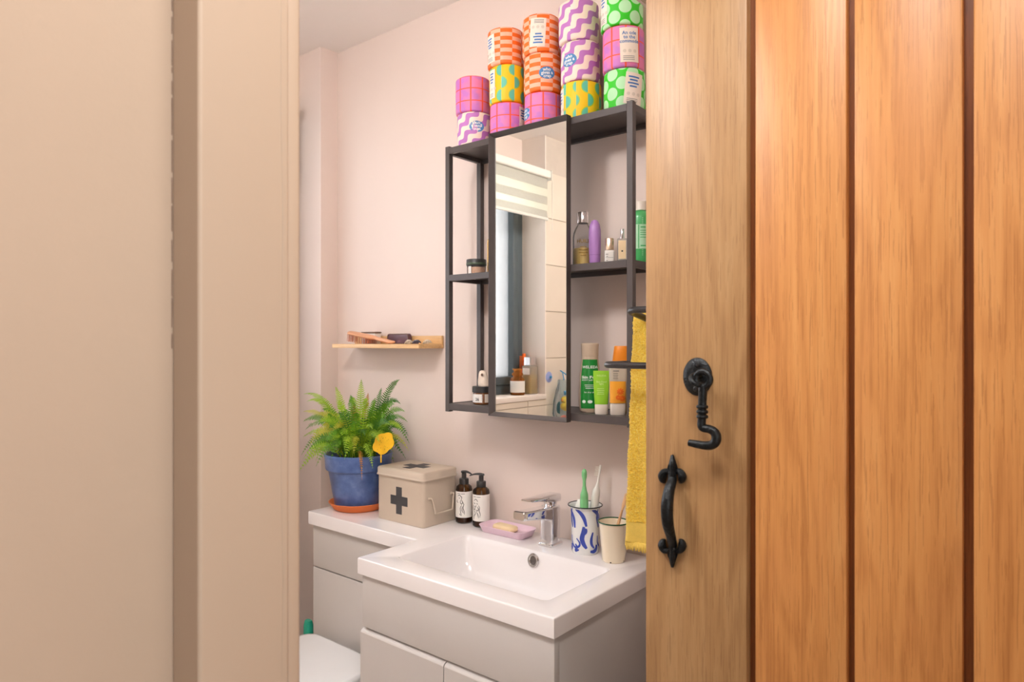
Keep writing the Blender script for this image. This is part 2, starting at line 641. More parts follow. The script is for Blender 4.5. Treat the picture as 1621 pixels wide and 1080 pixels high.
def prism(outline, fn, depth, bm=None, bev=0.0):
    """outline: 2d points (ccw), fn(a, b, d) -> 3d; extruded from d=0 to d=depth"""
    t = bmesh.new()
    n = len(outline)
    A = [t.verts.new(fn(a, b, 0.0)) for a, b in outline]
    B = [t.verts.new(fn(a, b, depth)) for a, b in outline]
    tri = tessellate_polygon([[Vector((a, b, 0)) for a, b in outline]])
    for f in tri:
        t.faces.new([A[i] for i in f])
        t.faces.new([B[i] for i in reversed(f)])
    for i in range(n):
        j = (i + 1) % n
        t.faces.new((A[i], A[j], B[j], B[i]))
    bmesh.ops.recalc_face_normals(t, faces=t.faces)
    return join(bm or bmesh.new(), t)


def rrect(w, h, r, n=5, cx=0.0, cy=0.0):
    pts = []
    for sx, sy, a in ((1, -1, -pi / 2), (1, 1, 0), (-1, 1, pi / 2), (-1, -1, pi)):
        for k in range(n + 1):
            q = a + pi / 2 * k / n
            pts.append((cx + sx * (w / 2 - r) + r * cos(q), cy + sy * (h / 2 - r) + r * sin(q)))
    return pts


def loft(rings, cap0=True, cap1=True, bm=None):
    bm = bm or bmesh.new()
    R = [[bm.verts.new(p) for p in ring] for ring in rings]
    n = len(R[0])
    for A, B in zip(R, R[1:]):
        for k in range(n):
            bm.faces.new((A[k], A[(k + 1) % n], B[(k + 1) % n], B[k]))
    if cap0:
        bm.faces.new(R[0][::-1])
    if cap1:
        bm.faces.new(R[-1])
    return bm


def rprism(w, h, r, levels, cx=0.0, cy=0.0, n=5, cap0=True, cap1=True):
    """stack of rounded rectangles: levels = [(z, inset)]"""
    return loft([[(a, b, z) for a, b in rrect(w - 2 * i, h - 2 * i, max(r - i, 0.0008), n, cx, cy)] for z, i in levels], cap0, cap1)


def obj(name, bm, mat, parent=None, loc=None, rz=0.0, angle=35, recalc=True):
    if recalc:
        bmesh.ops.recalc_face_normals(bm, faces=bm.faces)
    me = bpy.data.meshes.new(name)
    bm.to_mesh(me)
    bm.free()
    for p in me.polygons:
        p.use_smooth = True
    me.set_sharp_from_angle(angle=radians(angle))
    me.materials.append(MATS[mat] if isinstance(mat, str) else mat)
    o = bpy.data.objects.new(name, me)
    COL.objects.link(o)
    if parent is not None:
        o.parent = parent
    if loc is not None:
        o.location = loc
    if rz:
        o.rotation_euler = (0, 0, rz)
    return o


def tag(o, label, cat, group=None):
    o['label'] = label
    o['category'] = cat
    if group:
        o['group'] = group
    return o


def thing(name, label, cat, loc=(0, 0, 0), rz=0.0, group=None):
    o = bpy.data.objects.new(name, None)
    o.empty_display_size = 0.03
    COL.objects.link(o)
    o.location = loc
    o.rotation_euler = (0, 0, rz)
    return tag(o, label, cat, group)


def struct(o, label, cat):
    o['kind'] = 'structure'
    return tag(o, label, cat)


def text_bm(s, size, space=1.0, bold=0.0):
    cu = bpy.data.curves.new('text', 'FONT')
    cu.body = s
    cu.size = size
    cu.align_x = 'CENTER'
    cu.align_y = 'CENTER'
    cu.space_line = space
    cu.offset = bold
    cu.resolution_u = 2
    to = bpy.data.objects.new('text', cu)
    COL.objects.link(to)
    dg = bpy.context.evaluated_depsgraph_get()
    me = bpy.data.meshes.new_from_object(to.evaluated_get(dg))
    bm = bmesh.new()
    bm.from_mesh(me)
    bpy.data.objects.remove(to)
    bpy.data.curves.remove(cu)
    bpy.data.meshes.remove(me)
    return bm


def map2d(bm, fn):
    for v in bm.verts:
        v.co = Vector(fn(v.co.x, v.co.y))
    return bm


def wrap(R, a0, z0, eps=0.0004, flip=False, tilt=0.0):
    s = -1 if flip else 1
    def fn(x, y):
        x, y = s * x, s * y
        if tilt:
            x, y = x * cos(tilt) - y * sin(tilt), x * sin(tilt) + y * cos(tilt)
        rr = R(z0 + y) if callable(R) else R
        a = a0 + x / rr
        return ((rr + eps) * cos(a), (rr + eps) * sin(a), z0 + y)
    return fn


def patch(w, h, nx=10, ny=6, bm=None, cx=0.0, cy=0.0):
    bm = bm or bmesh.new()
    g = [[bm.verts.new((cx - w / 2 + w * i / nx, cy - h / 2 + h * j / ny, 0)) for i in range(nx + 1)] for j in range(ny + 1)]
    for j in range(ny):
        for i in range(nx):
            bm.faces.new((g[j][i], g[j][i + 1], g[j + 1][i + 1], g[j + 1][i]))
    return bm


def disc2d(rx, ry, n=24, rings=4, bm=None, cx=0.0, cy=0.0):
    bm = bm or bmesh.new()
    c = bm.verts.new((cx, cy, 0))
    prev = None
    for k in range(1, rings + 1):
        q = k / rings
        ring = [bm.verts.new((cx + rx * q * cos(2 * pi * i / n), cy + ry * q * sin(2 * pi * i / n), 0)) for i in range(n)]
        for i in range(n):
            j = (i + 1) % n
            if prev is None:
                bm.faces.new((c, ring[i], ring[j]))
            else:
                bm.faces.new((prev[i], ring[i], ring[j], prev[j]))
        prev = ring
    return bm


def stroke2d(pts, w, bm=None, sub=4):
    bm = bm or bmesh.new()
    P = smooth_pts([(a, b, 0) for a, b in pts], sub)
    L, n = [], len(P)
    for i, p in enumerate(P):
        t = (P[min(i + 1, n - 1)] - P[max(i - 1, 0)])
        t = t.normalized() if t.length > 1e-9 else Vector((1, 0, 0))
        q = w * (0.35 + 0.65 * sin(pi * (0.08 + 0.84 * i / (n - 1))))
        s_ = Vector((-t.y, t.x, 0)) * q / 2
        L.append((bm.verts.new(p + s_), bm.verts.new(p - s_)))
    for a, b in zip(L, L[1:]):
        bm.faces.new((a[0], a[1], b[1], b[0]))
    return bm


def bars2d(rows, bm=None):
    """rows of print too small to read: (cx, cy, w, h)"""
    bm = bm or bmesh.new()
    for cx, cy, w, h in rows:
        patch(w, h, 4, 1, bm, cx, cy)
    return bm


# ================================================================== STRUCTURE
CEIL = 2.438
XL = -0.6974           # window wall
YB0, YB1 = -1.586, -0.0734   # window bay between these
XWIN = -0.845
XR0, XR1 = 0.716, 0.816      # wall with the doorway
YJ0, YJ1 = -1.19, -0.29      # doorway


def wallbox(name, label, mat, *b):
    return struct(obj(name, box(*b), mat), label, 'wall' if 'wall' in name else name.split('_')[0])


wallbox('floor', 'pale grey-beige vinyl floor running through bathroom and hall', 'floor_vinyl', -1.0, 2.0, -3.6, 0.1, -0.06, 0.0)
wallbox('ceiling', 'off-white plaster ceiling above the pale pink wall', 'ceiling_white', -1.05, 2.0, -3.6, 0.1, CEIL, CEIL + 0.06)
wallbox('wall_back', 'pale pink painted wall behind the basin and the open shelf', 'wall_pink', -0.75, 2.0, 0.0, 0.08, 0.0, CEIL)
wallbox('wall_left_return', 'narrow pink wall return in the corner beside the fern', 'wall_pink', -1.05, XL, YB1, 0.08, 0.0, CEIL)
lw = wallbox('wall_left', 'cream tiled wall below and beyond the window, seen in the mirror', 'grout', -1.05, XL - 0.006, -2.75, YB0, 0.0, CEIL)
YS = -0.24
ls = wallbox('wall_left_sill', 'tiled wall below the window sill', 'grout', -1.05, XL - 0.006, YB0, YS, 0.0, 1.095)
wallbox('wall_left_niche', 'plain wall under the near end of the window', 'wall_pink', -1.05, XWIN - 0.005, YS, YB1, 0.0, 1.115)
wallbox('wall_far', 'plain pink wall at the far end of the bathroom', 'wall_pink', -1.05, XR0, -2.75, -2.67, 0.0, CEIL)
bmr = box(XR0, XR1, -2.75, YJ0, 0.0, CEIL)
add_box(bmr, XR0, XR1, YJ1, 0.0, 0.0, CEIL)
add_box(bmr, XR0, XR1, YJ0, YJ1, 2.06, CEIL)
struct(obj('wall_right', bmr, 'hall_beige'), 'beige painted wall around the bathroom doorway, blurred close to the camera at left', 'wall')
bmi = box(XR0 - 0.006, XR0, -2.67, YJ0, 0.0, CEIL)
add_box(bmi, XR0 - 0.006, XR0, YJ1, 0.0, 0.0, CEIL)
add_box(bmi, XR0 - 0.006, XR0, YJ0, YJ1, 2.06, CEIL)
struct(obj('wall_right_inner', bmi, 'wall_pink'), 'pale pink bathroom side of the doorway wall', 'wall')
wallbox('wall_hall_left', 'beige painted hall wall behind the camera on the bathroom side', 'hall_beige', XR0, XR1, -3.6, -2.75, 0.0, CEIL)
bmh = box(1.80, 1.9, -3.6, -2.27, 0.0, CEIL)
add_box(bmh, 1.80, 1.9, -1.23, 0.0, 0.0, CEIL)
add_box(bmh, 1.80, 1.9, -2.27, -1.23, 0.0, 0.88)
add_box(bmh, 1.80, 1.9, -2.27, -1.23, 2.22, CEIL)
struct(obj('wall_hall_right', bmh, 'hall_beige'), 'beige hall wall that the oak door hangs from', 'wall')
hw = thing('added_hall_window', 'added white framed hall window, out of view right of the camera, for fill light', 'window', (1.85, -1.75, 0.88))
hw['kind'] = 'structure'  # added window, put in to carry the hall fill light
for y0, y1, z0, z1 in ((-0.52, -0.47, 0.0, 1.34), (0.47, 0.52, 0.0, 1.34), (-0.47, 0.47, 0.0, 0.05), (-0.47, 0.47, 1.29, 1.34), (-0.02, 0.02, 0.05, 1.29)):
    obj('added_window_bar', box(-0.03, 0.03, y0, y1, z0, z1, 0.003), 'blind_rail', hw)
for y0, y1 in ((-0.47, -0.02), (0.02, 0.47)):
    obj('pane', box(-0.002, 0.002, y0, y1, 0.05, 1.29), 'clear_glass', hw)
wallbox('wall_hall_end', 'beige hall end wall behind the camera', 'hall_beige', XR1, 1.80, -3.6, -3.5, 0.0, CEIL)

# window bay lining, sill
struct(obj('trim_4', box(XWIN - 0.02, XL, YB0 - 0.001, YB0 + 0.006, 1.12, CEIL), 'reveal_white'), 'white reveal at the far side of the window, seen in the mirror', 'window reveal')
struct(obj('trim_3', box(XWIN - 0.05, XL + 0.006, YB0, YS, 1.095, 1.12, 0.003), 'reveal_white'), 'white window sill seen in the mirror with two bottles on it', 'window sill')
struct(obj('wall_window_head', box(-1.05, XWIN - 0.002, YB0, YB1, 2.26, CEIL), 'wall_pink'), 'strip of wall over the window head', 'wall')

# tiles
tw, th, gap = 0.40, 0.2385, 0.003
z_rows = [1.302 + th * k for k in range(-5, 4)]
tile_cache = {}
for par, ya, yb, ztop in ((lw, -2.67, YB0, 2.26), (ls, YB0, YS, 1.094)):
    for zr in z_rows:
        z0, z1 = zr + gap / 2, min(zr + th - gap / 2, ztop)
        if z1 - z0 < 0.02:
            continue
        y = yb
        while y > ya + 0.02:
            y0 = max(y - tw + gap, ya)
            key = (round(y - y0, 4), round(z1 - z0, 4))
            if key not in tile_cache:
                t = obj('tile', box(0, 0.006, -(y - y0), 0, 0, z1 - z0, 0.0012, 1), 'tile_cream', par)
                tile_cache[key] = t.data
            else:
                t = bpy.data.objects.new('tile', tile_cache[key])
                COL.objects.link(t)
                t.parent = par
            t.location = (XL - 0.006, y, z0)
            y -= tw

# window with grey frame, pane, blind
wn = thing('window_1', 'dark grey framed window with patterned glass, reflected in the mirror', 'window', (XWIN, YB0, 1.12))
wn['kind'] = 'structure'
fw, fd = 0.075, 0.06
WY0, WY1, WZ0, WZ1 = YB0 + 0.004, YB1 - 0.004, 1.12, 2.26
off = Vector((XWIN, YB0, 1.12))


def wbox(name, x0, x1, y0, y1, z0, z1, mat, par, bev=0.004):
    return obj(name, box(x0 - off.x, x1 - off.x, y0 - off.y, y1 - off.y, z0 - off.z, z1 - off.z, bev), mat, par)


for nm, y0, y1, z0, z1 in (('window_jamb', WY0, WY0 + 0.05, WZ0, WZ1), ('window_jamb', WY1 - 0.05, WY1, WZ0, WZ1), ('window_rail', WY0 + 0.05, WY1 - 0.05, WZ0, WZ0 + 0.05), ('window_rail', WY0 + 0.05, WY1 - 0.05, WZ1 - 0.05, WZ1), ('window_mullion', -0.86, -0.80, WZ0 + 0.05, WZ1 - 0.05)):
    wbox(nm, XWIN - fd, XWIN, y0, y1, z0, z1, 'window_grey', wn)
for ya, yb in ((WY0 + 0.05, -0.86), (-0.80, WY1 - 0.05)):
    sash = bmesh.new()
    for y0, y1, z0, z1 in ((ya, ya + 0.04, WZ0 + 0.05, WZ1 - 0.05), (yb - 0.04, yb, WZ0 + 0.05, WZ1 - 0.05), (ya + 0.04, yb - 0.04, WZ0 + 0.05, WZ0 + 0.09), (ya + 0.04, yb - 0.04, WZ1 - 0.09, WZ1 - 0.05)):
        add_box(sash, XWIN - 0.05 - off.x, XWIN + 0.012 - off.x, y0 - off.y, y1 - off.y, z0 - off.z, z1 - off.z, 0.006)
    so = obj('sash_frame', sash, 'window_grey', wn)
    wbox('pane', XWIN - 0.025, XWIN - 0.021, ya + 0.035, yb - 0.035, WZ0 + 0.085, WZ1 - 0.085, 'window_pane_glass', so, 0.0)

bl = thing('roller_blind', 'cream striped roller blind half lowered over the window, seen in the mirror', 'blind', (XL + 0.012, -0.885, 1.998))
obj('headrail', box(-0.010, 0.030, -0.692, 0.66, 0.210, 0.250, 0.008, 3), 'blind_rail', bl)
obj('bottom_bar', box(0.004, 0.016, -0.688, 0.65, 0.0, 0.014, 0.003, 2), 'blind_rail', bl)
zb = 0.0135
for k, hgt in enumerate((0.034, 0.032, 0.038, 0.042, 0.05)):
    obj('fabric_strip', box(0.0088, 0.0112, -0.684, 0.645, zb, zb + hgt - 0.0004), 'blind_dense' if k % 2 == 0 else 'blind_sheer', bl)
    zb += hgt
obj('end_cap', box(-0.011, 0.032, -0.699, -0.692, 0.202, 0.253, 0.004), 'blind_rail', bl)
chain = bmesh.new()
for k in range(34):
    bmesh.ops.create_uvsphere(chain, u_segments=6, v_segments=4, radius=0.003, matrix=Matrix.Translation((0.034, -0.694, 0.20 - k * 0.0075)))
obj('bead_chain', chain, 'blind_rail', bl)

# ceiling lights added out of view to fill the bathroom and hall
def added_ceiling_light(label, x, y, watts):
    cl = thing('added_ceiling_light', label, 'ceiling light', (x, y, CEIL))
    obj('fill_light_rim', lathe([(0, -0.001), (0.155, -0.001), (0.16, -0.006), (0.16, -0.045), (0.150, -0.050), (0.142, -0.046), (0.142, -0.03)], 48), 'blind_rail', cl)
    obj('fill_light_diffuser', lathe([(0.142, -0.030), (0.10, -0.034), (0, -0.035)], 48), 'fill_glow', cl)
    ll = bpy.data.lights.new('fill_lamp', 'AREA')
    ll.shape = 'DISK'
    ll.size = 0.28
    ll.energy = watts
    ll.color = (1.0, 0.96, 0.92)
    lo_ = bpy.data.objects.new('fill_lamp', ll)
    COL.objects.link(lo_)
    lo_.location = (x, y, CEIL - 0.052)


gb = thing('added_ceiling_light', 'added opal globe fill light on the bathroom ceiling, out of view', 'ceiling light', (0.34, -1.38, CEIL))  # unseen glowing globe added to lift the bathroom light
obj('fill_globe_rose', lathe([(0, -0.001), (0.06, -0.001), (0.06, -0.02), (0.045, -0.028), (0.045, -0.04)], 32), 'blind_rail', gb)
gm = bmesh.new()
bmesh.ops.create_uvsphere(gm, u_segments=32, v_segments=18, radius=0.10, matrix=Matrix.Translation((0, 0, -0.135)))
obj('fill_globe', gm, 'fill_globe_glow', gb)
added_ceiling_light('added round white fill light on the hall ceiling outside the doorway, out of view', 1.24, -1.28, 9.3)  # unseen lamp added to send fill through the doorway

# doorway lining and architrave
tr = struct(obj('trim_1', box(XR1, 0.860, -1.2837, -1.2054, 0.0, 2.12, 0.0), 'trim_beige'), 'painted beige door architrave close to the camera at left', 'architrave')
md = tr.modifiers.new('b', 'BEVEL'); md.width = 0.0025; md.segments = 2
obj('edge_bead', box(XR1 - 0.03, 0.853, -1.2054, -1.189, 0.0, 2.12, 0.004, 3), 'trim_beige', tr)
dr = random.Random(3)
rib = bmesh.new()
tube([(0.8601, -1.2125 + 0.0012 * sin(q * 1.7), 1.1 + 0.08 * q) for q in range(10)], 0.0005, 6, bm=rib)
obj('paint_ridge', rib, 'trim_beige', tr)
crk = bmesh.new()
z = 1.66
while z > 1.385:
    L_ = dr.uniform(0.004, 0.03)
    add_box(crk, XR1 - 0.0005, XR1 + 0.0003, -1.2844, -1.2838, z - L_, z)
    z -= L_ + dr.uniform(0.001, 0.008)
obj('paint_crack', crk, 'crack_grey', tr)
struct(obj('trim_2', box(XR1, 0.860, YJ1 + 0.015, YJ1 + 0.095, 0.0, 2.12, 0.003), 'trim_beige'), 'beige architrave on the far side of the doorway behind the oak door', 'architrave')
struct(obj('trim_5', box(XR1, 0.860, -1.2837, YJ1 + 0.095, 2.12, 2.20, 0.003), 'trim_beige'), 'beige architrave across the head of the doorway', 'architrave')

# ------------------------------------------------------------------ oak door
DY = -0.6692
dj = thing('door_1', 'oak plank door standing open at right with black iron latch hook and pull', 'door', (1.78, DY, 0.0))
dj['kind'] = 'structure'
DO = Vector((1.78, DY, 0.0))
zD0, zD1 = 0.012, 2.03


def door_part(name, x0, x1, y0, y1, z0, z1, mat, bev):
    return obj(name, box(x0 - DO.x, x1 - DO.x, y0 - DO.y, y1 - DO.y, z0, z1, bev, 2), mat, dj)


door_part('stile', 0.9113, 1.0553, DY, DY + 0.034, zD0, zD1, 'oak_stile', 0.0018)
edges = [(1.0658, 1.1731), (1.1813, 1.2875), (1.2970, 1.4035), (1.4128, 1.5193), (1.5286, 1.6351)]
for k, (a, b) in enumerate(edges):
    door_part('plank', a, b, DY, DY + 0.034, zD0, zD1, OAK[k % 4], 0.0022)
door_part('hanging_stile', 1.6444, 1.772, DY, DY + 0.034, zD0, zD1, 'oak_stile', 0.0018)
xs = [1.0553] + [v for e in edges for v in e] + [1.6444]
for a, b in zip(xs[0::2], xs[1::2]):
    door_part('tongue', a - 0.004, b + 0.004, DY + 0.0135, DY + 0.028, zD0, zD1, 'oak_tongue', 0.0)
for zz in (0.2, 1.0, 1.78):
    door_part('ledge', 0.9213, 1.765, DY + 0.034, DY + 0.062, zz, zz + 0.14, 'oak_stile', 0.003)
for zz in (0.3, 1.75):
    hb = box(-0.26, 0.0, -0.006, 0.0, -0.022 + zz, 0.022 + zz, 0.001)
    tube([(0.006, -0.004, zz - 0.05), (0.006, -0.004, zz + 0.05)], 0.006, 10, bm=hb)
    obj('strap_hinge', hb, 'iron', dj)


def dpt(x, y, out=0.0):
    p = onY(x, y, DY - out)
    return Vector((p.x - DO.x, -out, p.z))


# pull handle (pixel outline of the fleur-de-lys ends, standing proud of the door)
def zp(u, v): return (1010 + u / 5.142, 700 + v / 5.142)


ph = obj('pull_handle', tube(smooth_pts([dpt(*zp(279, 285), 0.004), dpt(*zp(276, 325), 0.010), dpt(*zp(252, 400), 0.020), dpt(*zp(236, 530), 0.028), dpt(*zp(242, 660), 0.026), dpt(*zp(266, 760), 0.015), dpt(*zp(284, 840), 0.005)], 8),
                             [0.0058, 0.0062, 0.0075, 0.0084, 0.0080, 0.0066, 0.006], 14), 'iron', dj)


def leaf_end(sgn, y_scr):
    """spear and two curled lobes; sgn +1 = points up"""
    def at(dx, dv, out=0.0):
        x, y = zp(278 + dx, y_scr - sgn * dv)
        return dpt(x, y, out)
    b = bmesh.new()
    out2 = [(-14, -20), (-22, 15), (-40, 42), (-36, 66), (-20, 95), (-6, 135), (4, 160), (14, 150), (26, 110), (40, 70), (46, 46), (26, 15), (16, -20)]
    def fn(a, v, d):
        return at(a, v, d)
    prism(out2, fn, 0.005, b)
    tube(smooth_pts([at(0, 150, 0.004), at(0, 80, 0.007), at(0, 20, 0.0075), at(0, -15, 0.006)], 5), [0.002, 0.0048, 0.004, 0.006], 8, bm=b)
    for q in (-1, 1):
        tube(smooth_pts([at(q * 12, 0, 0.004), at(q * 38, 20, 0.004), at(q * 66, 12, 0.004), at(q * 82, -22, 0.004), at(q * 74, -56, 0.003), at(q * 58, -74, 0.002)], 5),
             [0.0030, 0.0036, 0.0050, 0.0060, 0.0046, 0.0014], 10, bm=b)
    obj('fleur_end', b, 'iron', ph)
    sc = lathe([(0, 0), (0.0042, 0), (0.0042, 0.0015), (0.0032, 0.0026), (0, 0.003)], 16)
    add_box(sc, -0.0034, 0.0034, -0.0004, 0.0004, 0.0026, 0.0033)
    p = at(-6 if sgn > 0 else 2, 0, 0.0075)
    bmesh.ops.transform(sc, matrix=Matrix.Translation(p) @ Matrix.Rotation(radians(40), 4, 'Y') @ Matrix.Rotation(pi / 2, 4, 'X'), verts=sc.verts)
    obj('screw', sc, 'screw_iron', ph)


leaf_end(1, 258)
leaf_end(-1, 866)


# cabin hook
def zh(u, v): return (1000 + u / 2.842, 540 + v / 2.842)


c0 = dpt(1104.5, 596.5)
pl = lathe([(0, 0), (0.0205, 0), (0.0205, 0.0015), (0.019, 0.0035), (0.012, 0.0058), (0, 0.0062)], 36, 1.0, 1.25)
bmesh.ops.transform(pl, matrix=Matrix.Translation(c0) @ Matrix.Rotation(pi / 2, 4, 'X'), verts=pl.verts)
ch = obj('cabin_hook', pl, 'iron', dj)
for v in (105, 216):
    p = dpt(*zh(296 if v < 200 else 291, v), 0.0055)
    s_ = lathe([(0, 0), (0.0042, 0), (0.004, 0.0016), (0.0026, 0.003), (0, 0.0034)], 16)
    bmesh.ops.transform(s_, matrix=Matrix.Translation(p) @ Matrix.Rotation(pi / 2, 4, 'X'), verts=s_.verts)
    obj('screw', s_, 'screw_iron', ch)
q = c0 + Vector((0.004, 0, 0))
obj('staple', tube(smooth_pts([q + Vector((0.002, -0.004, 0.0)), q + Vector((0.001, -0.014, 0.003)), q + Vector((-0.001, -0.026, 0.001)), q + Vector((0.004, -0.032, -0.006)), q + Vector((0.01, -0.027, -0.009)), q + Vector((0.008, -0.014, -0.008)), q + Vector((0.006, -0.004, -0.007))], 5), 0.0036, 10), 'iron', ch)
HO = 0.024
rc = dpt(*zh(320, 172), HO)
hk = tube([rc + Vector((0.0098 * cos(a), 0.0, 0.0098 * sin(a))) for a in [2 * pi * k / 24 for k in range(24)]], 0.0042, 10, closed=True)
hp = [zh(320, 205), zh(319, 250), zh(317, 300), zh(316, 345), zh(314, 378), zh(322, 392), zh(350, 397), zh(372, 410), zh(381, 432), zh(376, 455), zh(356, 469), zh(325, 470), zh(290, 464), zh(258, 458)]
tube(smooth_pts([dpt(x, y, HO) for x, y in hp], 5), [0.0058, 0.0056, 0.0055, 0.0055, 0.0056, 0.0052, 0.0056, 0.006, 0.0064, 0.0064, 0.006, 0.0056, 0.0052, 0.0044], 12, bm=hk)
obj('hook_arm', hk, 'iron', ch)
for v in (296, 318, 340):
    p = dpt(*zh(317, v), HO)
    obj('bead', lathe([(0.004, -0.003), (0.0072, -0.0018), (0.0078, 0), (0.0072, 0.0018), (0.004, 0.003)], 16), 'iron', ch, p)

# ================================================================== FURNITURE
WT, WB = 0.850, 0.810
WXL, WXM, WXR = -0.4929, 0.0049, 0.6036
WYF, WYT = -0.4621, -0.2644


def build_worktop():
    bm = bmesh.new()
    outer = [(WXL, -0.001), (WXL, WYT), (WXM, WYT), (WXM, WYF), (WXR, WYF), (WXR, -0.001)]
    hx0, hx1, hy0, hy1 = 0.072, 0.5425, -0.4015, -0.1385
    cx, cy, w, h = (hx0 + hx1) / 2, (hy0 + hy1) / 2, hx1 - hx0, hy1 - hy0
    hole = rrect(w, h, 0.016, 5, cx, cy)
    r0 = 0.0045
    o2 = []
    n = len(outer)
    # outline inset for the rounded top arris
    cc = [Vector(p) for p in outer]
    for i in range(n):
        a, b, c = cc[i - 1], cc[i], cc[(i + 1) % n]
        d1, d2 = (b - a).normalized(), (c - b).normalized()
        n1, n2 = Vector((-d1.y, d1.x)), Vector((-d2.y, d2.x))
        o2.append(b + (n1 + n2) * r0)
    loops = [[Vector((p[0], p[1], 0)) for p in o2], [Vector((a, b, 0)) for a, b in hole]]
    tri = tessellate_polygon(loops)
    flat = [p for l in loops for p in l]
    vt = [bm.verts.new((p.x, p.y, WT)) for p in flat]
    for f in tri:
        bm.faces.new([vt[i] for i in f])
    top_outer = vt[:n]
    prev = top_outer
    for k in range(1, 4):
        a = pi / 2 * k / 3
        q = r0 * (1 - sin(a))
        ring = []
        for i in range(n):
            t = (o2[i] - cc[i])
            ring.append(bm.verts.new((cc[i].x + t.x * q / r0, cc[i].y + t.y * q / r0, WT - r0 * (1 - cos(a)))))
        for i in range(n):
            j = (i + 1) % n
            bm.faces.new((prev[i], prev[j], ring[j], ring[i]))
        prev = ring
    bot = [bm.verts.new((p.x, p.y, WB)) for p in cc]
    for i in range(n):
        j = (i + 1) % n
        bm.faces.new((prev[i], prev[j], bot[j], bot[i]))
    # basin bowl
    ringp = vt[n:]
    m = len(ringp)
    for z, ins, rad in ((WT - 0.0008, 0.0022, 0.016), (WT - 0.003, 0.0045, 0.017), (WT - 0.02, 0.0085, 0.02), (WT - 0.055, 0.015, 0.026), (WT - 0.085, 0.024, 0.034), (WT - 0.103, 0.038, 0.044), (WT - 0.112, 0.062, 0.05), (WT - 0.116, 0.10, 0.03)):
        ring = [bm.verts.new((a, b, z)) for a, b in rrect(w - 2 * ins, h - 2 * ins, rad, 5, cx, cy)]
        for k in range(m):
            bm.faces.new((ringp[k], ringp[(k + 1) % m], ring[(k + 1) % m], ring[k]))
        ringp = ring
    c = bm.verts.new((cx, cy, WT - 0.118))
    for k in range(m):
        bm.faces.new((ringp[k], ringp[(k + 1) % m], c))
    # underside, open where the bowl drops into the cabinet
    und = tessellate_polygon([[Vector((p.x, p.y, 0)) for p in cc], [Vector((a, b, 0)) for a, b in hole]])
    vb = bot + [bm.verts.new((a, b, WB)) for a, b in hole]
    for f in und:
        bm.faces.new([vb[i] for i in f])
    return bm, cx, cy


wbm, BX, BY = build_worktop()
wt = thing('basin_worktop', 'glossy white L-shaped worktop with a rectangular inset basin', 'worktop', (0, 0, 0))
obj('slab', wbm, 'worktop_white', wt, angle=50)
of = lathe([(0.0085, 0.0), (0.0175, 0.0), (0.0175, 0.002), (0.0155, 0.0042), (0.0115, 0.0042), (0.0095, 0.002), (0.0085, -0.004)], 28)
bmesh.ops.transform(of, matrix=Matrix.Translation((0.314, -0.1485, 0.8265)) @ Matrix.Rotation(radians(80), 4, 'X'), verts=of.verts)
ofo = obj('overflow_ring', of, 'chrome_brushed', wt)
od = lathe([(0, 0.0006), (0.0098, 0.0006)], 20)
add_box(od, -0.0095, 0.0095, -0.0012, 0.0012, 0.0006, 0.002)
bmesh.ops.transform(od, matrix=Matrix.Translation((0.314, -0.1485, 0.8265)) @ Matrix.Rotation(radians(80), 4, 'X'), verts=od.verts)
obj('overflow_grille', od, 'dark_gap_shade', ofo)
obj('drain_plug', lathe([(0, 0.006), (0.024, 0.006), (0.029, 0.004), (0.031, 0.0)], 28), 'chrome', wt, (BX, BY, WT - 0.118))

vc = thing('vanity_cabinet', 'pale grey vanity cabinet under the basin with two doors', 'cabinet', (0.305, -0.22, 0.0))
V0 = Vector((0.305, -0.22, 0.0))


def vbox(name, x0, x1, y0, y1, z0, z1, mat, par=vc, base=V0, bev=0.0012):
    return obj(name, box(x0 - base.x, x1 - base.x, y0 - base.y, y1 - base.y, z0, z1, bev), mat, par)


cb = bmesh.new()
for b in ((0.016, 0.034, -0.434, -0.004, 0.10, 0.809), (0.578, 0.596, -0.434, -0.004, 0.10, 0.809), (0.034, 0.578, -0.434, -0.004, 0.10, 0.118), (0.034, 0.578, -0.02, -0.004, 0.118, 0.809)):
    add_box(cb, b[0] - V0.x, b[1] - V0.x, b[2] - V0.y, b[3] - V0.y, b[4], b[5], 0.0006)
obj('body', cb, 'unit_grey', vc)
vbox('plinth', 0.03, 0.58, -0.39, -0.01, 0.0, 0.10, 'unit_grey')
vbox('front_panel', 0.012, 0.598, -0.4535, -0.4355, 0.6785, 0.808, 'unit_grey')


def lipped_door(name, x0, x1, z0, z1, yf, par, base):
    """slab door whose top edge is chamfered back as a finger pull"""
    prof = [(yf, z0), (yf + 0.018, z0), (yf + 0.018, z1 - 0.001), (yf + 0.012, z1), (yf + 0.004, z1 - 0.004), (yf + 0.0012, z1 - 0.0065), (yf, z1 - 0.009)]
    b = prism([(p[0] - base.y, p[1]) for p in prof], lambda a, z, d: (x0 - base.x + d, a, z), x1 - x0)
    o = obj(name, b, 'unit_grey', par, angle=25)
    return o


lipped_door('door', 0.010, 0.2985, 0.105, 0.6735, -0.4575, vc, V0)
lipped_door('door', 0.3015, 0.598, 0.105, 0.6735, -0.4575, vc, V0)
vbox('gap_shade_rail', 0.034, 0.578, -0.434, -0.41, 0.64, 0.70, 'dark_gap_shade')  # dark strip behind the panel gap, standing in for its shade

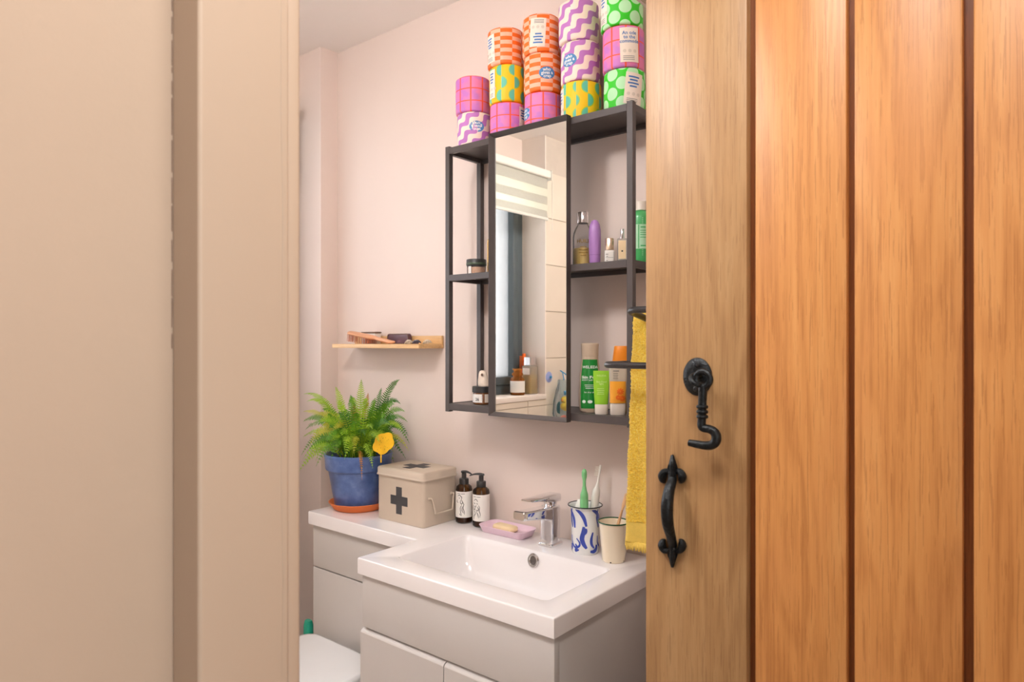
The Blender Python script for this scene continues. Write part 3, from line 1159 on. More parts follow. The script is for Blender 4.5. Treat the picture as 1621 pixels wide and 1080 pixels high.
tu = thing('toilet_unit', 'pale grey boxed cistern unit under the left end of the worktop', 'cabinet', (-0.244, -0.12, 0.0))
T0 = Vector((-0.244, -0.12, 0.0))
vbox('body', -0.486, 0.004, -0.231, -0.004, 0.0, 0.809, 'unit_grey', tu, T0)
vbox('upper_panel', -0.488, 0.006, -0.25, -0.2325, 0.6755, 0.808, 'unit_grey', tu, T0)
vbox('lower_panel', -0.488, 0.006, -0.25, -0.2325, 0.06, 0.6715, 'unit_grey', tu, T0)

# toilet
TX = -0.275
to = thing('toilet', 'white toilet with its lid closed, in front of the boxed unit', 'toilet', (TX, -0.25, 0.0))


def dshape(w, l, r=0.045, n=10):
    """D outline: flat back at y=0, rounded front at y=-l"""
    pts = [(w / 2 - r + r * cos(a), -r + r * sin(a)) for a in [pi / 2 * k / 5 for k in range(5, -1, -1)]]
    pts = pts[::1]
    fy = l - w * 0.55
    for k in range(1, 2 * n):
        a = -pi * k / (2 * n)
        pts.append((w / 2 * cos(a), -fy + w * 0.55 * sin(a)))
    pts += [(-w / 2 + r - r * cos(a), -r + r * sin(a)) for a in [pi / 2 * k / 5 for k in range(0, 6)]]
    return pts


def dloft(levels, dy=0.0):
    rings = []
    for z, w, l, yo in levels:
        rings.append([(a, b + yo + dy, z) for a, b in dshape(w, l)])
    return loft(rings)


obj('bowl', dloft([(0.0, 0.24, 0.40, 0.0), (0.03, 0.235, 0.40, 0.0), (0.18, 0.25, 0.42, 0.0), (0.30, 0.32, 0.46, 0.0), (0.40, 0.355, 0.49, 0.0), (0.435, 0.36, 0.495, 0.0)]), 'toilet_white', to)
obj('seat', dloft([(0.441, 0.345, 0.455, 0), (0.444, 0.352, 0.46, 0.002), (0.458, 0.352, 0.46, 0.002), (0.461, 0.346, 0.456, 0)], -0.035), 'toilet_white', to)
obj('lid', dloft([(0.464, 0.346, 0.456, 0), (0.467, 0.353, 0.461, 0.002), (0.482, 0.353, 0.461, 0.002), (0.4885, 0.346, 0.456, 0), (0.4905, 0.325, 0.44, -0.008)], -0.035), 'toilet_white', to, angle=60)
for sx in (-0.08, 0.08):
    obj('hinge', lathe([(0, 0.4352), (0.014, 0.4352), (0.014, 0.447), (0.010, 0.450), (0.010, 0.470), (0.008, 0.473), (0, 0.474)], 20, cx=sx, cy=-0.020), 'chrome', to)

tb = thing('teal_bottle', 'teal plastic bottle just behind the toilet lid beside the boxed unit', 'bottle', (-0.565, -0.215, 0.0))
obj('bottle_body', rprism(0.07, 0.05, 0.018, [(0.0, 0.004), (0.006, 0), (0.30, 0), (0.35, 0.006), (0.39, 0.016), (0.41, 0.019)]), 'teal_plastic', tb)
obj('cap', rprism(0.034, 0.026, 0.010, [(0.410, 0.0), (0.455, 0.001), (0.470, 0.005)]), 'teal_plastic', tb)

# ------------------------------------------------------------------ open wall shelf
CZ0, CZ1 = 1.187, 1.937
P = 0.0155
cs = thing('open_wall_shelf', 'charcoal steel open wall shelf with three tiers above the basin', 'shelf', (0.30, 0.0, CZ0))
CB = Vector((0.30, 0.0, CZ0))


def cbox(name, x0, x1, y0, y1, z0, z1, par=cs, mat='charcoal_steel', bev=0.0006):
    return obj(name, box(x0 - CB.x, x1 - CB.x, y0, y1, z0 - CB.z, z1 - CB.z, bev, 1), mat, par)


for x in (0.0, 0.6 - P):
    for y in (-0.15, -P - 0.002):
        cbox('post', x, x + P, y, y + P, CZ0, CZ1)
TIERS = ((1.1915, 1.2105), (1.5560, 1.5730), (1.9155, 1.9325))
for z0, z1 in TIERS:
    t = cbox('shelf_board', P + 0.0005, 0.6 - P - 0.0005, -0.150 + 0.012, -0.006, z1 - 0.006, z1 - 0.001)
    cbox('front_rail', P, 0.6 - P, -0.150, -0.1385, z0, z1)
    cbox('back_rail', P, 0.6 - P, -0.0135, -0.002, z0, z1)
    for x in (0.0015, 0.6 - P + 0.0015):
        cbox('side_rail', x, x + 0.0125, -0.1345, -P - 0.002, z0, z1)
SH0, SH1, SH2 = (t[1] - 0.001 for t in TIERS)

# mirror panel hung on the front of the shelf
mx0, mx1, mz0, mz1, myf = 0.179, 0.4305, 1.1885, 1.9355, -0.169
mr = thing('framed_mirror', 'tall narrow mirror in a charcoal frame hung on the front of the open shelf', 'mirror', ((mx0 + mx1) / 2, -0.151, mz0))
MB = Vector(((mx0 + mx1) / 2, -0.151, mz0))
i = 0.0102
SECT = [(0.0, -0.1512), (0.0, myf), (0.0012, myf), (i, -0.1555), (i, -0.1512)]


def mitred(corner_a, corner_b, dirs_a, dirs_b):
    ra = [(corner_a[0] + dirs_a[0] * d - MB.x, y - MB.y, corner_a[1] + dirs_a[1] * d - MB.z) for d, y in SECT]
    rb = [(corner_b[0] + dirs_b[0] * d - MB.x, y - MB.y, corner_b[1] + dirs_b[1] * d - MB.z) for d, y in SECT]
    return loft([ra, rb])


K = {'bl': ((mx0, mz0), (1, 1)), 'br': ((mx1, mz0), (-1, 1)), 'tr': ((mx1, mz1), (-1, -1)), 'tl': ((mx0, mz1), (1, -1))}
for p_, q_ in (('bl', 'br'), ('br', 'tr'), ('tr', 'tl'), ('tl', 'bl')):
    obj('frame_bar', mitred(K[p_][0], K[q_][0], K[p_][1], K[q_][1]), 'charcoal_steel', mr, angle=20)
i = i - 0.001
gl = box(mx0 + i - MB.x, mx1 - i - MB.x, -0.1545 - MB.y, -0.1520 - MB.y, mz0 + i - MB.z, mz1 - i - MB.z)
obj('mirror_pane', gl, 'mirror_glass', mr)
br = bmesh.new()
prism([(-0.012, 0.03), (-0.012, -0.02), (-0.004, -0.03), (0.01, -0.02), (0.012, 0.03)], lambda a, b, d: (mx0 - 0.02 + a - MB.x, 0.145 - 0.03 + d, 1.84 + b - MB.z), 0.003, br)
obj('bracket', br, 'black_steel', mr)

# ------------------------------------------------------------------ birch shelf on the wall
ws = thing('wooden_ledge', 'slim pale wood wall ledge with a raised back strip', 'shelf', (-0.368, -0.0535, 1.364))
sz0, sz1 = 1.3645, 1.3795
obj('board', box(-0.2185, 0.2135, -0.0535, 0.0525, 0.0, 0.0135, 0.0012), 'birch_shelf', ws)
obj('back_strip', box(-0.2185, 0.2135, 0.0425, 0.0525, 0.0135, 0.040, 0.0012), 'birch_shelf', ws)
SHW = 1.364 + 0.0135

# hairbrush lying bristles down, handle to the right
hb = thing('hairbrush', 'pink-brown wooden paddle hairbrush resting bristles down on the wall ledge', 'hairbrush', (-0.43, -0.075, SHW))
pr = []
for k in range(0, 33):
    t = k / 32
    if t < 0.58:
        w = 0.030 * sqrt(max(0.0, 1 - ((t - 0.30) / 0.30) ** 2)) if t < 0.30 else 0.030 * (0.35 + 0.65 * sqrt(max(0.0, 1 - ((t - 0.30) / 0.285) ** 2)))
    else:
        w = 0.0088 + 0.0030 * sin(pi * (t - 0.58) / 0.42)
    if t > 0.96:
        w *= sqrt(max(0.02, (1 - t) / 0.04))
    pr.append((t, max(w, 0.0012)))
rings = []
tilt = radians(11)
for t, w in pr:
    x = -0.105 + 0.235 * t
    zc = 0.037 - 0.031 * max(0.0, min(1.0, (t - 0.02) / 0.9)) ** 1.15
    hgt = 0.0075 if t < 0.55 else 0.0068
    rings.append([(x, w * cos(a), zc + hgt * sin(a) * min(1, w / 0.012)) for a in [2 * pi * k / 14 for k in range(14)]])
obj('brush_body', loft(rings), 'brush_wood', hb, angle=60)
pins = bmesh.new()
for i_ in range(13):
    for j_ in range(7):
        t = 0.05 + i_ * 0.04
        ww = [w for tt, w in pr if tt >= t][0] * 0.8
        y = (-1 + 2 * j_ / 6) * ww
        zc = 0.037 - 0.031 * max(0.0, (t - 0.02) / 0.9) ** 1.15 - 0.005
        x = -0.105 + 0.235 * t
        tube([(x, y, zc + 0.001), (x - 0.002, y, max(0.0012, zc - 0.022))], 0.0009, 5, bm=pins)
po = obj('bristles', pins, 'brush_pin', hb)
po['kind'] = 'stuff'

mc = thing('maroon_case', 'dark maroon rounded case leaning behind the hairbrush on the wall ledge', 'case', (-0.335, -0.026, SHW))
obj('case_body', prism(rrect(0.105, 0.034, 0.010), lambda a, b, d: (a, d - 0.006, 0.017 + b), 0.012), 'maroon_case', mc)
obj('case_rim', tube([(a, -0.0068, 0.017 + b) for a, b in rrect(0.100, 0.030, 0.009)], 0.0012, 6, closed=True), 'brown_box', mc)
bb = thing('brown_box', 'small brown box at the far left of the wall ledge behind the brush head', 'box', (-0.475, -0.028, SHW))
obj('box_body', box(-0.036, 0.036, -0.012, 0.012, 0.0, 0.036, 0.0015), 'frosted_label', bb)
obj('box_lid', box(-0.038, 0.038, -0.0135, 0.0135, 0.0362, 0.041, 0.0012), 'brown_box', bb)
for k, (x, y, lab, mt) in enumerate(((-0.262, -0.05, 'mottled grey hair clip nearest the hairbrush handle on the ledge', 'clip_shell'), (-0.215, -0.06, 'dark mottled hair clip in the middle of the ledge end', 'clip_dark'), (-0.178, -0.05, 'mottled pale hair clip at the right end of the ledge', 'clip_shell'))):
    c_ = thing('hair_clip', lab, 'hair clip', (x, y, SHW), group='hair clips on the wall ledge')
    obj('clip_jaw', tube(smooth_pts([(-0.018, 0, 0.004), (-0.008, 0.001, 0.009), (0.006, 0.001, 0.0095), (0.019, 0, 0.0045)], 5), [0.002, 0.0042, 0.0042, 0.002], 8), mt, c_)
    th_ = bmesh.new()
    for q in range(7):
        tube([(-0.013 + 0.0043 * q, -0.001, 0.006), (-0.013 + 0.0043 * q, -0.007, 0.0012)], 0.0011, 5, bm=th_)
    obj('clip_teeth', th_, mt, c_)
    obj('spring', tube([(0.0, 0.004 + 0.0004 * q, 0.006 + 0.002 * sin(q)) for q in range(8)], 0.0009, 5), 'gold_metal', c_)

# ================================================================== TOILET ROLLS
RR, RH = 0.0495, 0.1012
roll_mesh = {}


def make_roll(kind, x, y, z, label, rot, badge=None, paper=None, rad=1.0):
    b = lathe([(0.020, 0.012), (0.020, 0.003), (0.034, 0.0012), (RR - 0.004, 0.0006), (RR - 0.0008, 0.0028), (RR, 0.006), (RR + 0.0004, RH * 0.5), (RR, RH - 0.006), (RR - 0.0008, RH - 0.0028), (RR - 0.004, RH - 0.0006), (0.034, RH - 0.0012), (0.020, RH - 0.003), (0.020, 0.012)], 56)
    rg = random.Random(hash((round(x, 3), round(z, 3))) % 1000)
    ph1, ph2 = rg.uniform(0, 6), rg.uniform(0, 6)
    for v in b.verts:
        a = atan2(v.co.y, v.co.x)
        k = 1 + 0.008 * sin(3 * a + ph1) + 0.006 * sin(5 * a + ph2 + v.co.z * 30)
        v.co.x *= k * rad
        v.co.y *= k * rad
    o = obj('toilet_roll', b, 'roll_' + kind, None, (x, y, z), rot, angle=60)
    tag(o, label, 'toilet roll', 'wrapped toilet rolls stacked on the wall shelf')
    R_ = RR * rad * 1.016
    if badge:
        da, zz, flip = badge
        a = cam_angle(x, y) - rot + da
        bo = obj('badge', map2d(disc2d(0.0215, 0.0160), wrap(R_, a, zz, 0.0)), 'badge_blue', o)
        obj('badge_print', map2d(text_bm('who\ngives a\ncrap', 0.0118, 0.72, 0.0003), wrap(R_, a, zz, 0.0005, flip, radians(4))), 'ink_white', bo)
    if paper:
        da, zz, w, h, txt, flip, tilt = paper
        a = cam_angle(x, y) - rot + da
        pa = obj('paper_label', map2d(patch(w, h, 12, 8), wrap(R_, a, zz, 0.0004, False, tilt)), 'paper_label', o)
        s = -1 if flip else 1
        if txt:
            t = text_bm(txt, 0.0115, 0.85, 0.0002)
            for v in t.verts:
                v.co.y += h * 0.22
            obj('label_print', map2d(t, wrap(R_, a, zz, 0.0008, flip, tilt)), 'ink_blue', pa)
        else:
            obj('label_print', map2d(bars2d([(-w * 0.05, h * (0.36 - 0.10 * k), w * (0.6, 0.45, 0.62, 0.4)[k], 0.0038) for k in range(4)]), wrap(R_, a, zz, 0.0008, flip, tilt)), 'ink_blue', pa)
        ic = bmesh.new()
        for k in (-1, 0, 1):
            disc2d(0.0042, 0.0042, 14, 1, ic, k * 0.0125, -h * 0.18)
        obj('label_icons', map2d(ic, wrap(R_, a, zz, 0.0008, flip, tilt)), 'tile_cream', pa)
        obj('label_smallprint', map2d(bars2d([(-w * 0.05, -h * (0.33 + 0.05 * k), w * 0.6, 0.0014) for k in range(3)]), wrap(R_, a, zz, 0.0008, flip, tilt)), 'ink_grey', pa)
    return o


ZR = [SH2 + 0.0002 + RH * k + 0.0004 * k for k in range(3)]
CXr = [0.0455, 0.1700, 0.2905, 0.4105, 0.5360]
make_roll('wave', CXr[0], -0.076, ZR[0], 'lilac wavy wrapped roll with an upside-down blue badge, bottom of the leftmost stack', 0.3, badge=(0.12, 0.058, True))
make_roll('grid', CXr[0] - 0.004, -0.078, ZR[1], 'pink roll with orange grid on top of the leftmost short stack', 1.1)
make_roll('grid', CXr[1], -0.076, ZR[0], 'pink grid roll at the bottom of the second stack from the left', 2.0, paper=(0.95, 0.055, 0.03, 0.07, None, False, 0))
make_roll('snake', CXr[1] - 0.001, -0.077, ZR[1], 'yellow roll with teal half discs in the middle of the second stack', 0.6, paper=(-1.0, 0.052, 0.026, 0.078, None, False, 0))
make_roll('check', CXr[1] - 0.006, -0.079, ZR[2], 'orange check roll with paper label at its left, top of the second stack', 0.15, paper=(-0.98, 0.046, 0.034, 0.076, None, False, 0.05))
make_roll('grid', CXr[2], -0.076, ZR[0], 'pink grid roll with a blue badge on its left side, bottom of the third stack', 2.6, badge=(-1.15, 0.05, False))
make_roll('check', CXr[2], -0.077, ZR[1], 'orange check roll with a blue badge facing out, middle of the third stack', 0.95, badge=(0.22, 0.046, False))
make_roll('check', CXr[2] - 0.004, -0.078, ZR[2], 'orange check roll with a torn upside-down paper label, top of the third stack', 1.5, paper=(-0.2, 0.05, 0.042, 0.074, None, True, -0.06))
make_roll('snake', CXr[3], -0.075, ZR[0], 'yellow roll with teal half discs at the bottom of the fourth stack', 1.9, paper=(-1.3, 0.05, 0.03, 0.08, None, False, 0), rad=1.02)
make_roll('wave', CXr[3] - 0.001, -0.076, ZR[1], 'lilac wavy roll with an upright blue badge, middle of the fourth stack', 1.2, badge=(-0.62, 0.052, False))
make_roll('wave', CXr[3] - 0.006, -0.078, ZR[2], 'lilac wavy roll without a badge, top of the fourth stack', 1.75, rad=1.02)
make_roll('dots', CXr[4], -0.075, ZR[0], 'green roll with pale dots at the bottom of the rightmost stack', 0.4, paper=(0.45, 0.05, 0.045, 0.075, None, False, -0.1))
make_roll('grid', CXr[4] - 0.003, -0.076, ZR[1], 'pink grid roll with a white paper label beside the oak door', 0.45, paper=(0.30, 0.052, 0.046, 0.082, 'An ode\nto the\ncommode', False, 0.03))
make_roll('dots', CXr[4] - 0.006, -0.077, ZR[2], 'green roll with pale dots at the top of the rightmost stack', 1.2, paper=(-1.05, 0.05, 0.03, 0.08, None, False, 0), rad=1.02)

# ================================================================== THINGS ON THE OPEN SHELF
# left compartment, middle tier
j = thing('glass_jar', 'squat clear jar with dark green lid and beige contents on the left middle tier', 'jar', (0.072, -0.098, SH1))
obj('jar_glass', lathe([(0, 0.0), (0.024, 0.0), (0.0265, 0.003), (0.0270, 0.024), (0.026, 0.027), (0.0245, 0.028)], 32), 'clear_glass', j)
obj('jar_contents', lathe([(0, 0.002), (0.0235, 0.002), (0.0245, 0.022), (0, 0.0225)], 28), 'beige_cream', j)
ld = obj('lid', lathe([(0.0262, 0.0265), (0.0282, 0.0268), (0.0285, 0.043), (0.0275, 0.0445), (0, 0.0445)], 32), 'jar_lid_black', j)
obj('lid_band', lathe([(0.0287, 0.0285), (0.0289, 0.0290), (0.0289, 0.0345), (0.0287, 0.035)], 32), 'jar_lid_green', ld)
a_ = cam_angle(0.072, -0.098)
obj('jar_label', map2d(patch(0.011, 0.021), wrap(0.0272, a_ - 0.75, 0.0135)), 'label_white', j)
g = thing('gold_loop', 'gold wire loop standing behind the jar on the left middle tier', 'loop', (0.077, -0.045, SH1))
obj('wire', tube(smooth_pts([(-0.0075, 0, 0.004), (-0.0075, 0, 0.05), (-0.0075, 0, 0.10), (-0.004, 0, 0.1085), (0.004, 0, 0.1085), (0.0075, 0, 0.10), (0.0075, 0, 0.05), (0.0075, 0, 0.004)], 5), 0.0024, 8), 'gold_metal', g)
obj('foot', box(-0.013, 0.013, -0.010, 0.010, 0.0, 0.004, 0.001), 'gold_metal', g)
# left compartment, bottom tier
j = thing('amber_jar', 'amber glass jar with black lid and white label on the left bottom tier', 'jar', (0.094, -0.098, SH0))
obj('jar_body', lathe([(0, 0.0), (0.0235, 0.0), (0.0262, 0.003), (0.0262, 0.030), (0.0245, 0.034)], 32), 'amber_solid', j)
obj('lid', lathe([(0.0262, 0.0335), (0.0282, 0.0338), (0.0282, 0.0485), (0.0270, 0.050), (0, 0.050)], 32), 'jar_lid_black', j)
a_ = cam_angle(0.094, -0.098)
lb = obj('jar_label', map2d(patch(0.040, 0.023, 14, 4), wrap(0.0264, a_ - 0.78, 0.0175)), 'label_white', j)
obj('label_print', map2d(text_bm('26', 0.0115, 1, 0.0002), wrap(0.0264, a_ - 0.55, 0.0145, 0.0008)), 'ink_black', lb)
obj('jar_label', map2d(patch(0.012, 0.023, 8, 4), wrap(0.0264, a_ + 0.48, 0.0175)), 'cap_white', j)
pm = thing('pumice_stone', 'pale stone with a hole resting on the lid of the amber jar', 'stone', (0.100, -0.098, SH0 + 0.050))
ps = loft([[(sx * cos(a), 0.7 * sy * sin(a), z) for a in [2 * pi * k / 18 for k in range(18)]] for z, sx, sy in ((0.0, 0.0175, 0.0165), (0.003, 0.0195, 0.018), (0.014, 0.0182, 0.0175), (0.026, 0.0150, 0.0155), (0.036, 0.0125, 0.014), (0.042, 0.0095, 0.011), (0.0445, 0.005, 0.006))])
for v in ps.verts:
    v.co.x -= v.co.z * 0.10
obj('stone_body', ps, 'pumice', pm, angle=70)
hl = lathe([(0, 0), (0.0032, 0), (0.0040, 0.001)], 14)
bmesh.ops.transform(hl, matrix=Matrix.Translation((0.004, -0.0112, 0.033)) @ Matrix.Rotation(pi / 2, 4, 'X'), verts=hl.verts)
obj('hole', hl, 'brown_box', pm)

# right compartment, middle tier
x, y = 0.424, -0.088
j = thing('body_oil_bottle', 'clear glass bottle half full of gold oil with a silver cap, beside the mirror', 'bottle', (x, y, SH1))
obj('glass_body', lathe([(0, 0.0), (0.0235, 0.0), (0.0255, 0.003), (0.0258, 0.075), (0.0245, 0.085), (0.019, 0.098), (0.0135, 0.106), (0.0125, 0.112)], 36), 'clear_glass', j)
obj('oil', lathe([(0, 0.003), (0.0238, 0.003), (0.0243, 0.046), (0, 0.046)], 32), 'gold_liquid', j)
obj('cap', lathe([(0.0135, 0.110), (0.0148, 0.1105), (0.0148, 0.136), (0.0138, 0.1375), (0, 0.1375)], 28), 'silver_metal', j)
a_ = cam_angle(x, y)
t = text_bm('HUILE', 0.0125, 1, 0.0002)
obj('bottle_print', map2d(t, wrap(0.0258, a_ + 0.05, 0.062, 0.0004)), 'ink_gold', j)
obj('bottle_smallprint', map2d(bars2d([(0, 0.0, 0.016, 0.002), (0, -0.007, 0.022, 0.0022), (0, -0.014, 0.022, 0.0022), (0, -0.021, 0.014, 0.0022)]), wrap(0.0258, a_ + 0.05, 0.048, 0.0004)), 'ink_gold', j)
j = thing('lilac_bullet', 'smooth lilac bullet-shaped tube standing beside the gold oil bottle', 'tube', (0.4655, -0.098, SH1))
obj('tube_body', lathe([(0.0143, 0.0262), (0.0150, 0.045), (0.0152, 0.07), (0.0146, 0.088), (0.0125, 0.101), (0.008, 0.110), (0.004, 0.1125), (0, 0.1130)], 32), 'lilac_plastic', j)
obj('tube_base', lathe([(0, 0.0), (0.0128, 0.0), (0.0136, 0.002), (0.0142, 0.0252)], 32), 'lilac_plastic', j)
obj('seam', lathe([(0.0138, 0.0250), (0.0138, 0.0264)], 32), 'lilac_dark', j)
j = thing('gold_capped_vial', 'small square vial with gold cap and white label on the right middle tier', 'bottle', (0.513, -0.107, SH1), cam_angle(0.513, -0.107) + pi / 2)
obj('glass_body', rprism(0.0235, 0.0205, 0.004, [(0, 0.001), (0.002, 0), (0.030, 0), (0.033, 0.003)]), 'label_white', j)
obj('cap', lathe([(0.0092, 0.033), (0.0108, 0.0335), (0.0108, 0.0605), (0.0102, 0.0615), (0, 0.0615)], 28), 'rose_gold', j)
obj('label_print', map2d(bars2d([(-0.006, 0.006, 0.006, 0.0016), (-0.0055, 0.001, 0.004, 0.0014), (0.0, -0.002, 0.018, 0.0008), (-0.006, -0.009, 0.004, 0.0014)]), lambda a, b: (a, -0.0106, 0.0165 + b)), 'ink_grey', j)
j = thing('perfume_bottle', 'rectangular perfume bottle with cream label and slim silver cap beside the shelf post', 'bottle', (0.541, -0.095, SH1), cam_angle(0.541, -0.095) + pi / 2)
obj('glass_body', rprism(0.0225, 0.018, 0.003, [(0, 0.001), (0.0015, 0), (0.058, 0), (0.0595, 0.001)]), 'clear_glass', j)
obj('scent', rprism(0.0185, 0.014, 0.002, [(0.004, 0), (0.048, 0)]), 'frosted_label', j)
lb = obj('bottle_label', map2d(patch(0.0175, 0.044, 2, 2), lambda a, b: (a, -0.0094, 0.0325 + b)), 'soap_cream', j)
obj('label_mark', map2d(patch(0.0038, 0.0036, 1, 1), lambda a, b: (a, -0.0098, 0.029 + b)), 'ink_black', lb)
obj('collar', lathe([(0.0050, 0.0595), (0.0056, 0.060), (0.0056, 0.063), (0, 0.063)], 20), 'silver_metal', j)
obj('cap', lathe([(0.0046, 0.063), (0.0046, 0.082), (0.0040, 0.083), (0, 0.083)], 20), 'silver_metal', j)
x, y = 0.5745, -0.066
j = thing('green_soap_bottle', 'round green soap bottle with pale label and white cap behind the right shelf post', 'bottle', (x, y, SH1))
obj('bottle_body', lathe([(0, 0), (0.0225, 0), (0.0245, 0.003), (0.0245, 0.108), (0.023, 0.116), (0.017, 0.123), (0.0135, 0.126)], 36), 'green_soap', j)
obj('cap', lathe([(0.0135, 0.1265), (0.0150, 0.127), (0.0150, 0.147), (0.0142, 0.1485), (0, 0.1485)], 28), 'cap_white', j)
a_ = cam_angle(x, y)
lb = obj('bottle_label', map2d(patch(0.110, 0.058, 40, 4), wrap(0.0247, a_ + 0.2, 0.062)), 'green_label_pale', j)
obj('label_print', map2d(bars2d([(0.0105, 0.0, 0.0022, 0.056), (0.0, 0.022, 0.012, 0.003), (0.0, 0.014, 0.014, 0.0015), (0.0, 0.009, 0.014, 0.0015), (0.0, 0.004, 0.014, 0.0015), (0.0, -0.002, 0.014, 0.0015), (0.0, -0.022, 0.012, 0.003), (-0.0105, 0.0, 0.0022, 0.056)]), wrap(0.0247, a_ + 0.25, 0.062, 0.0008)), 'green_soap', lb)
obj('label_band', map2d(bars2d([(0.0, 0.036 - 0.004 * k, 0.10, 0.0012) for k in (-2, -1, 0, 1)] + [(0.0, -0.036 - 0.004 * k, 0.10, 0.0012) for k in (-1, 0, 1, 2)]), wrap(0.0247, a_ + 0.2, 0.062, 0.0004)), 'green_label_pale', j)

# right compartment, bottom tier
def oval_loft(levels, n=32):
    return loft([[(w * cos(a) * (abs(cos(a)) ** -0.12 if abs(cos(a)) > 1e-3 else 1), d * sin(a), z) for a in [2 * pi * k / n for k in range(n)]] for z, w, d in levels])


x, y = 0.4475, -0.092
j = thing('lotion_bottle', 'tall green and tan body lotion bottle with white lettering on the right bottom tier', 'bottle', (x, y, SH0), cam_angle(x, y) + pi / 2 + 0.12)
lev = [(0.0, 0.0225, 0.014), (0.004, 0.0258, 0.016), (0.02, 0.0278, 0.017), (0.06, 0.0278, 0.017), (0.095, 0.0255, 0.0165), (0.118, 0.0228, 0.0155), (0.135, 0.0212, 0.0150), (0.139, 0.0208, 0.0148)]
obj('bottle_body', oval_loft(lev), 'lotion_tan', j, angle=60)
obj('cap', oval_loft([(0.1392, 0.0214, 0.0152), (0.155, 0.0216, 0.0154), (0.168, 0.0226, 0.0158), (0.1705, 0.0222, 0.0154), (0.1715, 0.0205, 0.014)]), 'lotion_tan', j, angle=60)


def front_skin(lev, a_from, a_to, z0, z1, eps, rnd=0.0):
    """patch that hugs the front of an oval bottle"""
    def at(z):
        for (za, wa, da), (zb, wb, db) in zip(lev, lev[1:]):
            if za <= z <= zb:
                t = (z - za) / (zb - za)
                return wa + (wb - wa) * t, da + (db - da) * t
        return lev[-1][1:]
    def P_(a, z):
        w, d = at(z)
        ca = cos(a)
        k = abs(ca) ** -0.12 if abs(ca) > 1e-3 else 1
        return ((w + eps) * ca * k, (d + eps) * sin(a), z)
    return P_


PF = front_skin(lev, 0, 0, 0, 0, 0.0006)
gsk = bmesh.new()
na, nz = 22, 16
gr = [[gsk.verts.new(PF(-pi / 2 - 0.98 + 1.80 * i / na, 0.010 + 0.121 * jj / nz)) for i in range(na + 1)] for jj in range(nz + 1)]
for jj in range(nz):
    for i in range(na):
        gsk.faces.new((gr[jj][i], gr[jj][i + 1], gr[jj + 1][i + 1], gr[jj + 1][i]))
lb = obj('green_label', gsk, 'lotion_green', j, angle=60)
PF2 = front_skin(lev, 0, 0, 0, 0, 0.0011)


def on_bottle(bm, z0, da=-0.06, squash=0.0225):
    return map2d(bm, lambda a, b: PF2(-pi / 2 + da + a / squash, z0 + b))


obj('brand_print', on_bottle(text_bm('WELEDA', 0.0092, 1, 0.0002), 0.112), 'ink_white', lb)
obj('name_print', on_bottle(text_bm('Skin Food', 0.0090, 1, 0.0003), 0.087), 'ink_white', lb)
obj('name_print', on_bottle(text_bm('BODY LOTION', 0.0050, 1, 0.0001), 0.080), 'ink_white', lb)
obj('small_print', on_bottle(bars2d([(0, 0.004, 0.020, 0.0012), (0, 0, 0.018, 0.0012), (0, -0.004, 0.016, 0.0012)]), 0.064), 'ink_white', lb)
obj('small_print', on_bottle(text_bm('for dry skin', 0.0045, 1, 0.0001), 0.050), 'ink_white', lb)
ic = bmesh.new()
for q in (-0.0115, 0.0, 0.0115):
    disc2d(0.0040, 0.0040, 14, 1, ic, q, 0.0)
obj('seal_print', on_bottle(ic, 0.027), 'ink_white', lb)


def flat_tube(name, label, x, y, w, h, caph, mats, rz=0.0, crimp_up=True, capw=0.8):
    t = thing(name, label, 'tube', (x, y, SH0), cam_angle(x, y) + pi / 2 + rz)
    n = 28
    def ring(z, ww, dd):
        return [(ww * cos(a), dd * sin(a), z) for a in [2 * pi * k / n for k in range(n)]]
    obj('cap', loft([ring(0, w * capw * 0.92, w * 0.40), ring(0.002, w * capw, w * 0.44), ring(caph - 0.001, w * capw * 1.02, w * 0.44), ring(caph, w * capw * 0.98, w * 0.42)]), mats[0], t)
    lv = [(caph + 0.0004, w * capw * 1.0, w * 0.42), (caph + 0.004, w * capw * 1.04, w * 0.43), (caph + (h - caph) * 0.5, w * 0.95, w * 0.30), (h - 0.010, w, w * 0.09), (h, w, w * 0.05)]
    obj('tube_body', loft([ring(*l) for l in lv]), mats[1], t, angle=60)
    return t, lv


def tube_front(lv, eps=0.0009):
    def P_(a, z):
        for (za, wa, da), (zb, wb, db) in zip(lv, lv[1:]):
            if za <= z <= zb:
                t = (z - za) / (zb - za)
                w, d = wa + (wb - wa) * t, da + (db - da) * t
                break
        else:
            w, d = lv[-1][1:]
        q = max(-0.98, min(0.98, a / w))
        return (a, -d * sqrt(1 - q * q) - eps, z)
    return P_


t, lv = flat_tube('lime_tube', 'lime green squeeze tube standing on its white cap in front of the lotion bottle', 0.4995, -0.122, 0.0196, 0.105, 0.024, ('cap_white', 'lime_tube'))
TF = tube_front(lv)
b_ = text_bm('WELEDA', 0.0058, 1, 0.0001)
obj('brand_print', map2d(b_, lambda a, b: TF(a, 0.093 + b)), 'ink_lime', t)
obj('name_print', map2d(text_bm('Skin Food\nlight', 0.0062, 0.8, 0.0001), lambda a, b: TF(a, 0.076 + b)), 'ink_lime', t)
obj('small_print', map2d(bars2d([(-0.002, 0.004 - 0.0042 * k, (0.016, 0.018, 0.015, 0.017)[k], 0.0011) for k in range(4)]), lambda a, b: TF(a, 0.058 + b)), 'ink_lime', t)

